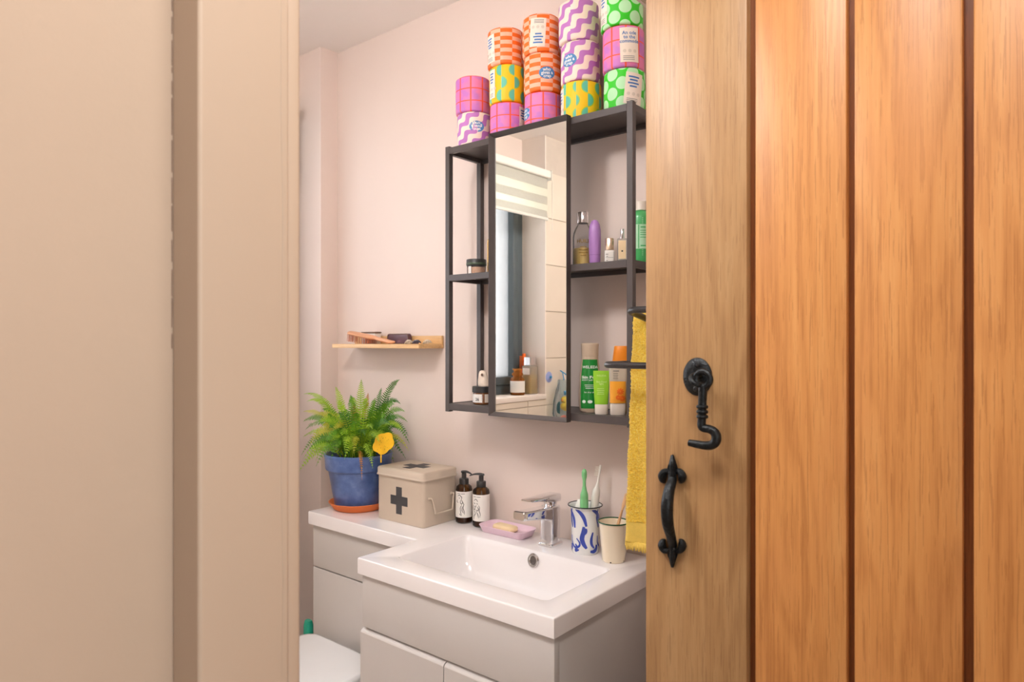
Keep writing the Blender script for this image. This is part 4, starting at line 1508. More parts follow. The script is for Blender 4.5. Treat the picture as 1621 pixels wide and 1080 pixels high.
x, y = 0.5365, -0.108
t, lv = flat_tube('orange_tube', 'clear and orange flowered tube with orange cap on top, right end of the bottom tier', x, y, 0.0212, 0.128, 0.027, ('cap_white', 'orange_clear'), capw=0.86)
lv2 = [(caphz, w_ * 0.985, d_ * 0.985) for caphz, w_, d_ in lv]
TF = tube_front(lv, 0.0010)
ob = bmesh.new()
g_ = [[ob.verts.new(TF(-0.0188 + 0.0376 * i / 12, 0.0285 + 0.052 * k / 8)) for i in range(13)] for k in range(9)]
for k in range(8):
    for i in range(12):
        ob.faces.new((g_[k][i], g_[k][i + 1], g_[k + 1][i + 1], g_[k + 1][i]))
op = obj('orange_print', ob, 'orange_body', t, angle=60)
fl = bmesh.new()
TF3 = tube_front(lv, 0.0015)
for cx_, cz_, rr_ in ((0.006, 0.056, 0.0085), (0.0105, 0.040, 0.0075), (0.001, 0.042, 0.006)):
    for k in range(9):
        a = 2 * pi * k / 9
        stroke2d([(cx_ + 0.001 * cos(a), cz_ + 0.001 * sin(a)), (cx_ + rr_ * 0.6 * cos(a + .1), cz_ + rr_ * 0.6 * sin(a + .1)), (cx_ + rr_ * cos(a), cz_ + rr_ * sin(a))], 0.0036, fl, 3)
obj('flower_print', map2d(fl, lambda a, b: TF3(a, b)), 'orange_flower', op)
obj('small_print', map2d(bars2d([(-0.004, 0.0, 0.014, 0.003), (-0.005, -0.006, 0.011, 0.0014), (-0.005, -0.010, 0.012, 0.0014), (-0.005, -0.014, 0.010, 0.0014), (-0.005, -0.018, 0.012, 0.0014)]), lambda a, b: TF3(a, 0.105 + b)), 'ink_grey', t)
oc = thing('orange_cap_bottle', 'orange-capped bottle standing behind the orange tube on the bottom tier', 'bottle', (0.5150, -0.055, SH0), cam_angle(0.5150, -0.055) + pi / 2)
obj('bottle_body', oval_loft([(0, 0.019, 0.012), (0.003, 0.0215, 0.014), (0.10, 0.0215, 0.014), (0.123, 0.0198, 0.0135), (0.126, 0.019, 0.013)]), 'soap_cream', oc, angle=60)
obj('cap', oval_loft([(0.1263, 0.0210, 0.0145), (0.129, 0.0215, 0.015), (0.150, 0.0188, 0.0135), (0.1625, 0.0172, 0.0125), (0.1645, 0.0160, 0.0115)]), 'orange_cap', oc, angle=60)

# ================================================================== THINGS ON THE WORKTOP
# saucer and fern
FX, FY = -0.4045, -0.137
sc = obj('plant_saucer', lathe([(0, 0.0), (0.072, 0.0), (0.079, 0.004), (0.092, 0.022), (0.094, 0.0245), (0.0915, 0.0255), (0.088, 0.0235), (0.078, 0.008), (0.072, 0.006), (0, 0.006)], 56), 'terracotta', None, (FX, FY, WT), angle=50)
tag(sc, 'round terracotta saucer under the blue flower pot', 'saucer')
fp = thing('potted_fern', 'leafy green fern in a blue glazed pot on the left end of the worktop', 'plant', (FX, FY, WT + 0.0062))
obj('pot', lathe([(0, 0.0), (0.072, 0.0), (0.0745, 0.003), (0.0945, 0.118), (0.0965, 0.1205), (0.102, 0.1225), (0.1040, 0.126), (0.1065, 0.160), (0.1090, 0.166), (0.1080, 0.171), (0.1045, 0.1725), (0.1015, 0.170), (0.098, 0.14), (0.096, 0.13), (0, 0.13)], 64), 'glaze_blue', fp, angle=45)
sb = lathe([(0, 0.158), (0.03, 0.157), (0.06, 0.155), (0.085, 0.152), (0.0985, 0.149)], 40)
rg = random.Random(5)
for v in sb.verts:
    v.co.z += rg.uniform(-0.003, 0.004)
obj('soil', sb, 'soil', fp, angle=60)


VDIR = Vector((0.75, -0.58, 0.3)).normalized()


def frond(base, tip, arch, plen, mat, width=1.0, n=26, droop=0.25, twist=0.0, side_out=0.0):
    base, tip = Vector(base), Vector(tip)
    mid = base.lerp(tip, 0.5) + Vector((0, 0, arch))
    c1 = base.lerp(mid, 0.55) + Vector((0, 0, arch * 0.35))
    hz = Vector((tip.x - base.x, tip.y - base.y, 0))
    perp = Vector((-hz.y, hz.x, 0)).normalized() if hz.length > 1e-4 else Vector((1, 0, 0))
    mid += perp * side_out
    pts = []
    for k in range(n + 1):
        t = k / n
        a = base * (1 - t) ** 2 + mid * 2 * t * (1 - t) * 1.0 + tip * t ** 2
        pts.append(a)
    bm = bmesh.new()
    tube(pts, [0.0016, 0.0012, 0.0005], 5, bm=bm)
    rg_ = random.Random(int(abs(tip.x * 7919 + tip.z * 104729) * 1000) % 99991)
    face = rg_.uniform(0.35, 0.95)
    length = sum((pts[k + 1] - pts[k]).length for k in range(n))
    cnt = max(12, int(length / 0.0088))
    for q in range(cnt):
        t = 0.10 + 0.89 * q / cnt
        k = min(int(t * n), n - 1)
        p = pts[k].lerp(pts[k + 1], t * n - k)
        tg = (pts[min(k + 1, n)] - pts[max(k - 1, 0)]).normalized()
        sd = tg.cross(Vector((0, 0, 1)))
        if sd.length < 0.45:
            sd = Vector((0.70, 0.71, 0)) + sd * 0.4
        sd.normalize()
        sdc = tg.cross(VDIR)
        if sdc.length > 0.1:
            sdc.normalize()
            if sdc.dot(sd) < 0:
                sdc = -sdc
            sd = (sd * (1 - face) + sdc * face).normalized()
        nrm = sd.cross(tg).normalized()
        prof = min(1.0, 0.35 + (t - 0.10) / 0.22) * (1 - max(0, (t - 0.35) / 0.65) ** 2.6)
        L = plen * max(0.14, prof) * rg_.uniform(0.86, 1.10)
        wd_ = 0.0024 * width * (0.6 + 0.4 * prof)
        for sgn in (-1, 1):
            d = (sd * sgn + tg * 0.30 - nrm * droop * rg_.uniform(0.2, 1.3)).normalized()
            e1 = p + d * L * 0.55 + nrm * L * 0.06
            e2 = p + d * L - nrm * L * droop * 0.4 + tg * L * 0.12
            w = tg * wd_
            v = [bm.verts.new(p - w * 0.8), bm.verts.new(p + w * 0.8), bm.verts.new(e1 + w), bm.verts.new(e1 - w * 0.8), bm.verts.new(e2)]
            bm.faces.new((v[0], v[1], v[2], v[3]))
            bm.faces.new((v[3], v[2], v[4]))
    return bm


FO = Vector((FX, FY, WT + 0.0062))


def add_frond(tip_world, arch, plen, mat, ba=None, br=0.03, **kw):
    tl = Vector(tip_world) - FO
    a = atan2(tl.y, tl.x) if ba is None else ba
    base = Vector((br * cos(a), br * sin(a), 0.155))
    o = obj('frond', frond(base, tl, arch, plen, mat, **kw), mat, fp, recalc=False, angle=180)
    return o


rf = random.Random(21)
MT = ['leaf_green', 'leaf_lime', 'leaf_green', 'leaf_deep', 'leaf_lime', 'leaf_yellow']
# fronds read from the photograph: tip pixel, depth, arch, leaflet length
for px, py, Yp, arch, pl_, mt in (
        (572, 600, -0.17, 0.045, 0.020, 'leaf_lime'), (531, 612, -0.15, 0.06, 0.018, 'leaf_lime'), (633, 601, -0.10, 0.11, 0.016, 'leaf_deep'),
        (634, 640, -0.09, 0.15, 0.015, 'leaf_deep'), (481, 624, -0.17, 0.13, 0.018, 'leaf_lime'), (480, 652, -0.17, 0.10, 0.020, 'leaf_yellow'),
        (480, 668, -0.20, 0.12, 0.018, 'leaf_green'), (480, 692, -0.19, 0.10, 0.020, 'leaf_lime'), (484, 737, -0.20, 0.15, 0.022, 'leaf_lime'),
        (648, 702, -0.09, 0.18, 0.018, 'leaf_green'), (642, 726, -0.07, 0.13, 0.020, 'leaf_deep'), (590, 742, -0.255, 0.12, 0.018, 'leaf_lime'),
        (524, 728, -0.25, 0.13, 0.020, 'leaf_green'), (540, 690, -0.26, 0.10, 0.020, 'leaf_lime'), (611, 660, -0.16, 0.10, 0.020, 'leaf_green'),
        (645, 668, -0.10, 0.13, 0.018, 'leaf_green'), (560, 640, -0.15, 0.05, 0.016, 'leaf_brown'), (583, 622, -0.13, 0.05, 0.014, 'leaf_brown'),
        (604, 614, -0.12, 0.06, 0.014, 'leaf_deep'), (510, 648, -0.18, 0.10, 0.020, 'leaf_green'), (500, 700, -0.23, 0.12, 0.020, 'leaf_yellow'),
        (560, 668, -0.27, 0.08, 0.020, 'leaf_green'), (590, 680, -0.27, 0.10, 0.020, 'leaf_lime'), (573, 760, -0.262, 0.10, 0.009, 'leaf_brown'),
        (486, 636, -0.22, 0.14, 0.020, 'leaf_lime'), (484, 680, -0.15, 0.13, 0.020, 'leaf_green'), (490, 706, -0.24, 0.14, 0.021, 'leaf_yellow'), (497, 722, -0.22, 0.15, 0.022, 'leaf_green'),
        (505, 668, -0.25, 0.11, 0.022, 'leaf_lime'), (518, 700, -0.27, 0.12, 0.022, 'leaf_green'), (535, 655, -0.24, 0.09, 0.020, 'leaf_deep'), (545, 712, -0.28, 0.11, 0.020, 'leaf_lime'),
        (600, 700, -0.27, 0.11, 0.020, 'leaf_lime'), (578, 690, -0.28, 0.10, 0.020, 'leaf_deep'), (625, 640, -0.13, 0.10, 0.020, 'leaf_green'), (638, 682, -0.15, 0.13, 0.019, 'leaf_lime'),
        (618, 672, -0.20, 0.10, 0.019, 'leaf_deep'), (555, 625, -0.16, 0.05, 0.018, 'leaf_green'), (592, 632, -0.15, 0.05, 0.018, 'leaf_green'),
        (641, 652, -0.08, 0.12, 0.019, 'leaf_green'), (630, 664, -0.12, 0.11, 0.020, 'leaf_deep'), (622, 688, -0.13, 0.11, 0.019, 'leaf_green'), (646, 690, -0.06, 0.14, 0.019, 'leaf_deep'), (634, 716, -0.06, 0.14, 0.019, 'leaf_green'), (612, 640, -0.10, 0.08, 0.018, 'leaf_lime')):
    add_frond(onY(px, py, Yp), arch, pl_, mt, br=rf.uniform(0.01, 0.05))
for k in range(64):
    a = rf.uniform(0, 2 * pi)
    el = rf.random() ** 1.3
    r_ = rf.uniform(0.11, 0.24) * (1.0 - 0.5 * el)
    tip = Vector((FX + r_ * cos(a), FY + r_ * 0.75 * sin(a), WT + 0.135 + 0.21 * el + rf.uniform(-0.02, 0.03)))
    tip.y = min(tip.y, -0.016)
    if tip.x > -0.30:
        tip.z = max(tip.z, 1.05)
    add_frond(tip, rf.uniform(0.07, 0.14) * (1.2 - 0.6 * el), rf.uniform(0.015, 0.020), MT[rf.randrange(6)], br=rf.uniform(0.0, 0.06), ba=a + rf.uniform(-0.6, 0.6), n=18)

# yellow sticky trap cut as a flower
tc_ = onY(607, 702, -0.20)
st = thing('yellow_card', 'yellow scalloped card poked into the fern pot', 'card', (tc_.x, tc_.y, tc_.z), radians(35))
outl = []
for k in range(48):
    a = 2 * pi * k / 48
    r_ = 0.031 * (0.86 + 0.14 * abs(cos(2.5 * a + 0.3)))
    outl.append((r_ * cos(a) * 1.05, r_ * sin(a) * 1.1))
obj('card_face', prism(outl, lambda a, b, d: (a + 0.25 * b, d, b), 0.0012), 'sticky_yellow', st)
obj('stake', box(-0.010, -0.006, 0.0013, 0.003, -0.058, 0.0, 0.0004), 'sticky_yellow', st)
spk = bmesh.new()
for k in range(18):
    disc2d(0.0008, 0.0008, 6, 1, spk, rf.uniform(-0.018, 0.018), rf.uniform(-0.02, 0.02))
obj('specks', map2d(spk, lambda a, b: (a + 0.25 * b, -0.0003, b)), 'soil', st)

# first aid tin
tn = thing('first_aid_tin', 'putty coloured first aid tin with black cross and lid', 'tin', (-0.1580, -0.1120, WT), radians(0.5))
TWd, TDp, THt = 0.200, 0.140, 0.137
obj('tin_body', rprism(TWd, TDp, 0.012, [(0.0, 0.0015), (0.0015, 0.0), (THt, 0.0)]), 'tin_putty', tn)
obj('lid', rprism(TWd + 0.006, TDp + 0.006, 0.014, [(THt - 0.0035, -0.0022), (THt - 0.001, -0.0026), (THt + 0.0012, -0.0012), (THt + 0.003, 0.0), (THt + 0.0165, 0.0), (THt + 0.0205, 0.0035), (THt + 0.0215, 0.007)]), 'tin_putty', tn, angle=50)


def cross(w, t):
    h, k = w / 2, t / 2
    return [(-k, -h), (k, -h), (k, -k), (h, -k), (h, k), (k, k), (k, h), (-k, h), (-k, k), (-h, k), (-h, -k), (-k, -k)]


obj('cross', prism(cross(0.080, 0.0270), lambda a, b, d: (a * 0.92 - 0.002, -TDp / 2 - 0.0003 + d, 0.066 + b), 0.0004), 'cross_black', tn)
obj('cross', prism(cross(0.088, 0.030), lambda a, b, d: (a, b, THt + 0.0216 + d), 0.0004), 'cross_black', tn)
hx = TWd / 2
ha = obj('wire_handle', tube(smooth_pts([(hx, 0.046, 0.082), (hx + 0.010, 0.046, 0.083), (hx + 0.012, 0.042, 0.074), (hx + 0.014, 0.036, 0.045), (hx + 0.014, 0.030, 0.038), (hx + 0.014, -0.030, 0.038), (hx + 0.014, -0.036, 0.045), (hx + 0.012, -0.042, 0.074), (hx + 0.010, -0.046, 0.083), (hx, -0.046, 0.082)], 4), 0.0026, 8), 'tin_putty', tn)
for sy in (-0.046, 0.046):
    rv = lathe([(0, 0.003), (0.004, 0.002), (0.005, 0.0)], 12)
    bmesh.ops.transform(rv, matrix=Matrix.Translation((hx, sy, 0.082)) @ Matrix.Rotation(pi / 2, 4, 'Y'), verts=rv.verts)
    obj('rivet', rv, 'tin_putty', ha)


# pump bottles
def pump_bottle(x, y, label, face, spout_ang, art):
    t = thing('pump_bottle', label, 'bottle', (x, y, WT), group='amber pump bottles beside the tin')
    R_ = 0.0245
    obj('glass_body', lathe([(0, 0.0), (R_ - 0.003, 0.0), (R_, 0.003), (R_, 0.098), (R_ - 0.002, 0.106), (R_ - 0.008, 0.111), (0.0135, 0.113), (0.0125, 0.118)], 36), 'amber_glass', t)
    obj('liquid', lathe([(0, 0.003), (R_ - 0.003, 0.004), (R_ - 0.0025, 0.086), (0, 0.086)], 28), 'amber_solid', t)
    lb = obj('label', map2d(patch(R_ * 2 * pi * 0.62, 0.076, 40, 4), wrap(R_, face, 0.056, 0.0004)), 'label_white', t)
    obj('label_art', map2d(art(), wrap(R_, face - 0.45, 0.054, 0.0008)), 'ink_black', lb)
    obj('label_print', map2d(bars2d([(-0.011, 0.0, 0.010, 0.0016), (0.0015, 0.0, 0.011, 0.0016)]), wrap(R_, face - 0.25, 0.088, 0.0008)), 'ink_grey', lb)
    pu = obj('pump_collar', lathe([(0.0125, 0.113), (0.0138, 0.1135), (0.0138, 0.128), (0.0128, 0.1295), (0.0075, 0.1300), (0.0070, 0.131), (0.0070, 0.145), (0, 0.145)], 28), 'pump_black', t)
    dx, dy = cos(spout_ang), sin(spout_ang)
    hd = tube(smooth_pts([(-dx * 0.007, -dy * 0.007, 0.1478), (dx * 0.006, dy * 0.006, 0.1500), (dx * 0.02, dy * 0.02, 0.1492), (dx * 0.034, dy * 0.034, 0.1448)], 5), [0.0062, 0.0060, 0.0042, 0.0026], 12, flat=0.62)
    obj('pump_head', hd, 'pump_black', pu)
    obj('dip_tube', tube([(0, 0, 0.006), (0, 0, 0.113)], 0.0022, 8), 'frosted_clear', t)
    return t


def art_a():
    b = bmesh.new()
    for s_ in ([(-0.010, 0.026), (-0.004, 0.030), (0.003, 0.024), (0.002, 0.018)], [(-0.011, 0.016), (-0.013, 0.010), (-0.008, 0.008)], [(0.001, 0.018), (0.006, 0.010), (0.002, 0.004), (-0.001, 0.010), (0.001, 0.016)], [(0.004, 0.012), (0.009, 0.004), (0.007, -0.006), (0.010, -0.018), (0.011, -0.026)], [(0.003, 0.002), (-0.001, -0.008), (0.000, -0.020), (0.003, -0.030)], [(0.005, -0.002), (0.004, -0.014), (0.008, -0.022)], [(-0.006, 0.022), (-0.002, 0.021)], [(0.001, -0.030), (-0.004, -0.024)]):
        stroke2d(s_, 0.0019, b)
    return b


def art_b():
    b = bmesh.new()
    for s_ in ([(-0.009, 0.022), (-0.004, 0.027), (0.001, 0.025), (0.004, 0.020)], [(-0.011, 0.016), (-0.004, 0.014)], [(0.0, 0.016), (0.004, 0.013)], [(-0.012, 0.010), (-0.013, 0.002), (-0.009, -0.004), (-0.005, 0.002), (-0.007, 0.008)], [(0.002, 0.006), (0.006, 0.0), (0.002, -0.006), (-0.003, -0.002)], [(0.006, 0.010), (0.009, 0.004), (0.008, -0.006), (0.011, -0.014), (0.010, -0.024)], [(-0.008, -0.006), (-0.004, -0.014), (-0.009, -0.022), (-0.010, -0.030)], [(-0.001, -0.008), (0.004, -0.016), (0.006, -0.026)], [(-0.004, 0.004), (-0.001, 0.010)]):
        stroke2d(s_, 0.0018, b)
    return b


f1 = cam_angle(-0.020, -0.050)
pump_bottle(-0.0205, -0.0505, 'amber pump bottle with white line-art label, nearer the tin', f1 + 0.05, f1 + 0.75, art_a)
f2 = cam_angle(0.045, -0.049)
pump_bottle(0.0475, -0.0500, 'amber pump bottle with white line-art label, nearer the soap dish', f2 - 0.12, f2 - 1.75, art_b)

# soap dish and soap
DC = Vector((0.1595, -0.0665, WT))
dsh = thing('soap_dish', 'pale pink enamel soap dish beside the tap', 'dish', tuple(DC), 0.0)
dl = [(0.0, 0.010), (0.003, 0.007), (0.016, 0.001), (0.0195, -0.001), (0.0205, 0.0), (0.0195, 0.0025), (0.012, 0.008), (0.0085, 0.013)]
obj('dish_tray', rprism(0.158, 0.078, 0.020, dl), 'soap_dish_pink', dsh, angle=60)
obj('rim_line', tube([(a, b, 0.0202) for a, b in rrect(0.160, 0.080, 0.021, 6)], 0.0011, 6, closed=True), 'soap_dish_pink', dsh)
obj('enamel_chip', map2d(disc2d(0.0045, 0.0022, 12, 1), lambda a, b: (0.062 + a, -0.026 + b, 0.0165)), 'ink_black', dsh)
sp_ = obj('soap_bar', rprism(0.074, 0.036, 0.010, [(0.0, 0.004), (0.003, 0.0), (0.011, 0.0), (0.0145, 0.003), (0.0155, 0.008)]), 'soap_cream', None, (DC.x - 0.006, DC.y - 0.002, WT + 0.0086), radians(-4), angle=60)
tag(sp_, 'cream bar of soap lying in the pink dish', 'soap')

# tap
TXc, TYc = 0.3125, -0.0735
tp = thing('basin_tap', 'chrome square mixer tap behind the basin', 'tap', (TXc, TYc, WT))
obj('base_plate', rprism(0.050, 0.052, 0.008, [(0, 0.0), (0.005, 0.0), (0.0075, 0.0025), (0.008, 0.006)]), 'chrome', tp)
obj('tap_body', rprism(0.041, 0.043, 0.008, [(0.0075, 0.0), (0.092, 0.0), (0.1015, 0.0005), (0.104, 0.003)]), 'chrome', tp)


def along_y(sections):
    """loft of rounded rects in XZ along -Y: (y, width, z0, z1)"""
    return loft([[(a, y, (z0 + z1) / 2 + b) for a, b in rrect(w, z1 - z0, min(0.005, (z1 - z0) * 0.35), 4)] for y, w, z0, z1 in sections])


spo = obj('spout', along_y([(0.005, 0.040, 0.064, 0.1035), (-0.020, 0.040, 0.069, 0.1035), (-0.065, 0.039, 0.080, 0.1065), (-0.120, 0.038, 0.0885, 0.1105), (-0.131, 0.037, 0.0892, 0.1112), (-0.1335, 0.034, 0.0910, 0.1095)]), 'chrome', tp, angle=40)
obj('aerator', lathe([(0, 0.0872), (0.009, 0.0872), (0.0095, 0.0886)], 18, cy=-0.117), 'gold_metal', spo)
obj('lever_neck', lathe([(0.0155, 0.104), (0.0155, 0.1085), (0.0175, 0.110), (0.0175, 0.118), (0, 0.118)], 28), 'chrome', tp)
obj('lever', along_y([(0.0235, 0.034, 0.116, 0.131), (0.0215, 0.0385, 0.1125, 0.1335), (-0.010, 0.0385, 0.1145, 0.1345), (-0.060, 0.036, 0.1260, 0.1350), (-0.100, 0.033, 0.1305, 0.1356), (-0.104, 0.030, 0.1318, 0.1350)]), 'chrome', tp, angle=40)

# enamel cup with toothbrushes
cx_, cy_ = 0.4175, -0.0675
cu = thing('enamel_cup', 'white enamel cup with blue marbling and black rim holding toothbrushes', 'cup', (cx_, cy_, WT))
obj('cup_body', lathe([(0, 0.0), (0.0325, 0.0), (0.0345, 0.003), (0.0355, 0.060), (0.0365, 0.112), (0.0385, 0.117), (0.043, 0.1195)], 48), 'enamel_white', cu)
fcu = cam_angle(cx_, cy_)
cup_r = lambda z: 0.0345 + 0.0021 * z / 0.112


def cup2(u, v):
    return (0.0355 * math.asin(max(-0.97, min(0.97, (u - 218) / 134))), (955 - v) / 440 * 0.118)


mk = bmesh.new()
CUPS = [([(97, 528), (91, 600), (95, 650), (102, 705)], 26), ([(128, 524), (175, 560), (208, 610), (230, 682)], 36), ([(285, 528), (325, 565), (344, 620), (347, 705)], 38),
        ([(205, 685), (200, 740), (188, 800), (205, 850), (232, 888)], 44), ([(290, 740), (276, 800), (278, 850), (300, 890)], 28), ([(322, 862), (322, 895), (300, 920), (266, 918)], 38),
        ([(96, 780), (99, 845), (122, 888), (160, 872), (166, 838), (138, 800)], 20), ([(128, 855), (140, 885), (128, 918), (160, 905)], 26), ([(225, 700), (216, 730), (205, 760)], 44)]
for turn in (0.0, 2.15, 4.2):
    part_ = bmesh.new()
    for pts_, w_ in CUPS:
        stroke2d([cup2(*p) for p in pts_], w_ / 440 * 0.118, part_, 5)
    map2d(part_, wrap(cup_r, fcu + turn, 0.0, 0.0005))
    join(mk, part_)
obj('blue_marbling', mk, 'cobalt', cu)
obj('cup_lining', lathe([(0, 0.003), (0.0315, 0.003), (0.0345, 0.06), (0.0355, 0.112), (0.0378, 0.1178), (0.043, 0.1200)], 48), 'enamel_white', cu)
obj('rim', tube([(0.0432 * cos(a), 0.0432 * sin(a), 0.1198) for a in [2 * pi * k / 48 for k in range(48)]], 0.0015, 8, closed=True), 'rim_black', cu)


def brush(name, label, foot, top, m1, m2, kind):
    t = thing(name, label, 'toothbrush', foot)
    d = Vector(top) - Vector(foot)
    if kind == 'round':
        obj('handle', tube([d * q for q in (0.0, 0.02, 0.25, 0.45, 0.62, 0.635)], [0.0100, 0.0106, 0.0106, 0.0106, 0.0106, 0.0098], 20), m1, t)
        nk = obj('brush_head', tube(smooth_pts([d * q for q in (0.638, 0.69, 0.74, 0.80, 0.86, 0.92, 0.97, 1.0)], 3), [0.0104, 0.0100, 0.0066, 0.0042, 0.0042, 0.0068, 0.0066, 0.0038], 16), m1, t, angle=60)
    else:
        obj('handle', tube([d * q for q in (0.0, 0.02, 0.25, 0.45, 0.63, 0.645)], [0.0100, 0.0105, 0.0105, 0.0105, 0.0105, 0.0098], 20), m1, t)
        nk = obj('brush_head', tube(smooth_pts([d * q for q in (0.648, 0.70, 0.74, 0.80, 0.87, 0.94, 1.0)], 3), [0.0102, 0.0092, 0.0056, 0.0030, 0.0026, 0.0034, 0.0028], 14), m1, t, angle=60)
        br_ = bmesh.new()
        for k in range(6):
            for q in (-1, 0, 1):
                p = d * (0.885 + 0.019 * k) + Vector((0.0016 * q, 0.002 * q, 0))
                tube([p, p + Vector((-0.0085, -0.0045, -0.0005))], 0.0011, 6, bm=br_)
        obj('bristles', br_, m2, nk)
    return t


brush('green_toothbrush', 'green electric toothbrush upright in the marbled cup', (cx_ + 0.006, cy_ - 0.014, WT + 0.0095), (0.4245, -0.082, 1.062), 'brush_green', 'bristle_white', 'round')
brush('white_toothbrush', 'white electric toothbrush leaning back in the marbled cup', (cx_ + 0.004, cy_ + 0.004, WT + 0.0095), (0.4500, -0.046, 1.070), 'brush_white', 'bristle_white', 'flat')
fsr = thing('white_tube', 'white rounded tube end tucked in the left of the marbled cup', 'tube', (cx_ - 0.014, cy_ - 0.004, WT + 0.0042))
obj('tube_body', tube([(0.0, 0.0, 0.0), (-0.006, 0.004, 0.108), (-0.003, 0.010, 0.122)], [0.009, 0.010, 0.010], 14, flat=0.5), 'tissue', fsr)

# cream tumbler
tx_, ty_ = 0.5105, -0.0835
tm = thing('enamel_tumbler', 'cream enamel tumbler with dark green rim beside the yellow towel', 'cup', (tx_, ty_, WT))
obj('tumbler_body', lathe([(0, 0.0), (0.0265, 0.0), (0.0282, 0.002), (0.0355, 0.090), (0.0375, 0.0955)], 48), 'enamel_cream', tm)
obj('tumbler_lining', lathe([(0, 0.003), (0.0262, 0.003), (0.0340, 0.090), (0.0370, 0.0958)], 48), 'enamel_cream', tm)
obj('rim', tube([(0.0375 * cos(a), 0.0375 * sin(a), 0.0957) for a in [2 * pi * k / 48 for k in range(48)]], 0.0017, 8, closed=True), 'rim_green', tm)
fa = cam_angle(tx_, ty_)
obj('enamel_chip', map2d(disc2d(0.0022, 0.0016, 10, 1), wrap(0.0284, fa - 0.25, 0.0030, 0.0005)), 'ink_black', tm)
obj('enamel_chip', map2d(disc2d(0.0018, 0.0012, 10, 1), wrap(0.0284, fa + 1.0, 0.0045, 0.0005)), 'ink_black', tm)
bt = thing('bamboo_toothbrush', 'bamboo toothbrush handle leaning in the cream tumbler behind the towel', 'toothbrush', (tx_ - 0.012, ty_ - 0.004, WT + 0.0042))
bd = Vector((0.0325, 0.010, 0.122))
obj('handle', tube([bd * q for q in (0.0, 0.3, 0.7, 1.0)], [0.0036, 0.0042, 0.0040, 0.0028], 10), 'bamboo', bt)
obj('brush_head', tube([bd * q for q in (1.0, 1.1, 1.3, 1.33)], [0.0028, 0.005, 0.005, 0.003], 10, flat=0.5), 'bamboo', bt)

# ------------------------------------------------------------------ towel rail and towel
tr_ = thing('towel_rail', 'black steel towel rail with two rounded hoops reaching in from the right wall', 'towel rail', (XR0 - 0.006, -0.22, 1.30))
TB = Vector((XR0 - 0.006, -0.22, 1.30))


def hoop(xend, z, y0, y1, par, dz=0.0):
    r_ = 0.024
    P3 = [(XR0 - 0.010, y0), (xend + r_, y0)]
    for k in range(1, 7):
        a = pi / 2 * k / 6
        P3.append((xend + r_ - r_ * sin(a), y0 + r_ - r_ * cos(a)))
    P3.append((xend, y1 - r_))
    for k in range(1, 7):
        a = pi / 2 * k / 6
        P3.append((xend + r_ - r_ * cos(a), y1 - r_ + r_ * sin(a)))
    P3.append((XR0 - 0.010, y1))
    pts = [Vector((x, y, z - dz * (y - y0) / (y1 - y0))) for x, y in P3]
    return obj('hoop', tube([p - TB for p in pts], 0.0072, 14), 'black_steel', par, angle=60)


hoop(0.6535, 1.4505, -0.270, -0.172, tr_, 0.018)
hoop(0.5955, 1.3345, -0.270, -0.172, tr_)
for zz, yy in ((1.4505, -0.270), (1.4325, -0.172), (1.3345, -0.270), (1.3345, -0.172)):
    for _ in (0,):
        wp = lathe([(0, 0.0), (0.014, 0.0), (0.014, 0.004), (0.0105, 0.006), (0.0075, 0.006)], 20)
        bmesh.ops.transform(wp, matrix=Matrix.Translation(Vector((XR0 - 0.0062, yy, zz)) - TB) @ Matrix.Rotation(-pi / 2, 4, 'Y'), verts=wp.verts)
        obj('wall_plate', wp, 'black_steel', tr_)

twl = thing('hand_towel', 'yellow terry hand towel with woven border hanging over the black rail', 'towel', (0.66, -0.172, 1.45))
TO = Vector((0.66, -0.172, 1.45))


def towel_sheet(z_end, band):
    """front and back drop over the rear leg of the upper hoop"""
    path = []
    ztop = 1.4505 + 0.0085
    zf, zk = z_end, 1.02
    nF, nB, nT = 120, 60, 8
    for k in range(nF + 1):
        path.append(('f', zf + (1.4505 - zf) * k / nF))
    return path


def slab_drop(z0, z1, ysign, nx, nz, amp, th, seed, fold=True):
    b = bmesh.new()
    rg_ = random.Random(seed)
    V = {}
    for s in (0, 1):
        for jj in range(nz + 1):
            z = z0 + (z1 - z0) * jj / nz
            for i in range(nx + 1):
                u = i / nx
                q = (1.452 - z) / (1.452 - 0.9225)
                xl = 0.6235 - 0.0175 * q ** 0.8 + 0.0012 * sin(z * 60)
                x = xl + (0.703 - xl) * u
                y = -0.172 + ysign * (0.0140 + 0.005 * q) + 0.003 * sin(u * 7 + z * 5) * q
                edge = min(1.0, u / 0.06, (1 - u) / 0.06)
                y += (s - 0.5) * th * (0.35 + 0.65 * max(0, edge)) 
                V[s, jj, i] = b.verts.new((x - TO.x + rg_.uniform(-amp, amp), y - TO.y + (rg_.uniform(-amp, amp)), z - TO.z + rg_.uniform(-amp, amp)))
    for jj in range(nz):
        for i in range(nx):
            b.faces.new((V[0, jj, i], V[0, jj, i + 1], V[0, jj + 1, i + 1], V[0, jj + 1, i]))
            b.faces.new((V[1, jj, i], V[1, jj + 1, i], V[1, jj + 1, i + 1], V[1, jj, i + 1]))
    for jj in range(nz):
        for i in (0, nx):
            b.faces.new((V[0, jj, i], V[0, jj + 1, i], V[1, jj + 1, i], V[1, jj, i]))
    for i in range(nx):
        for jj in (0, nz):
            b.faces.new((V[0, jj, i], V[0, jj, i + 1], V[1, jj, i + 1], V[1, jj, i]))
    return b


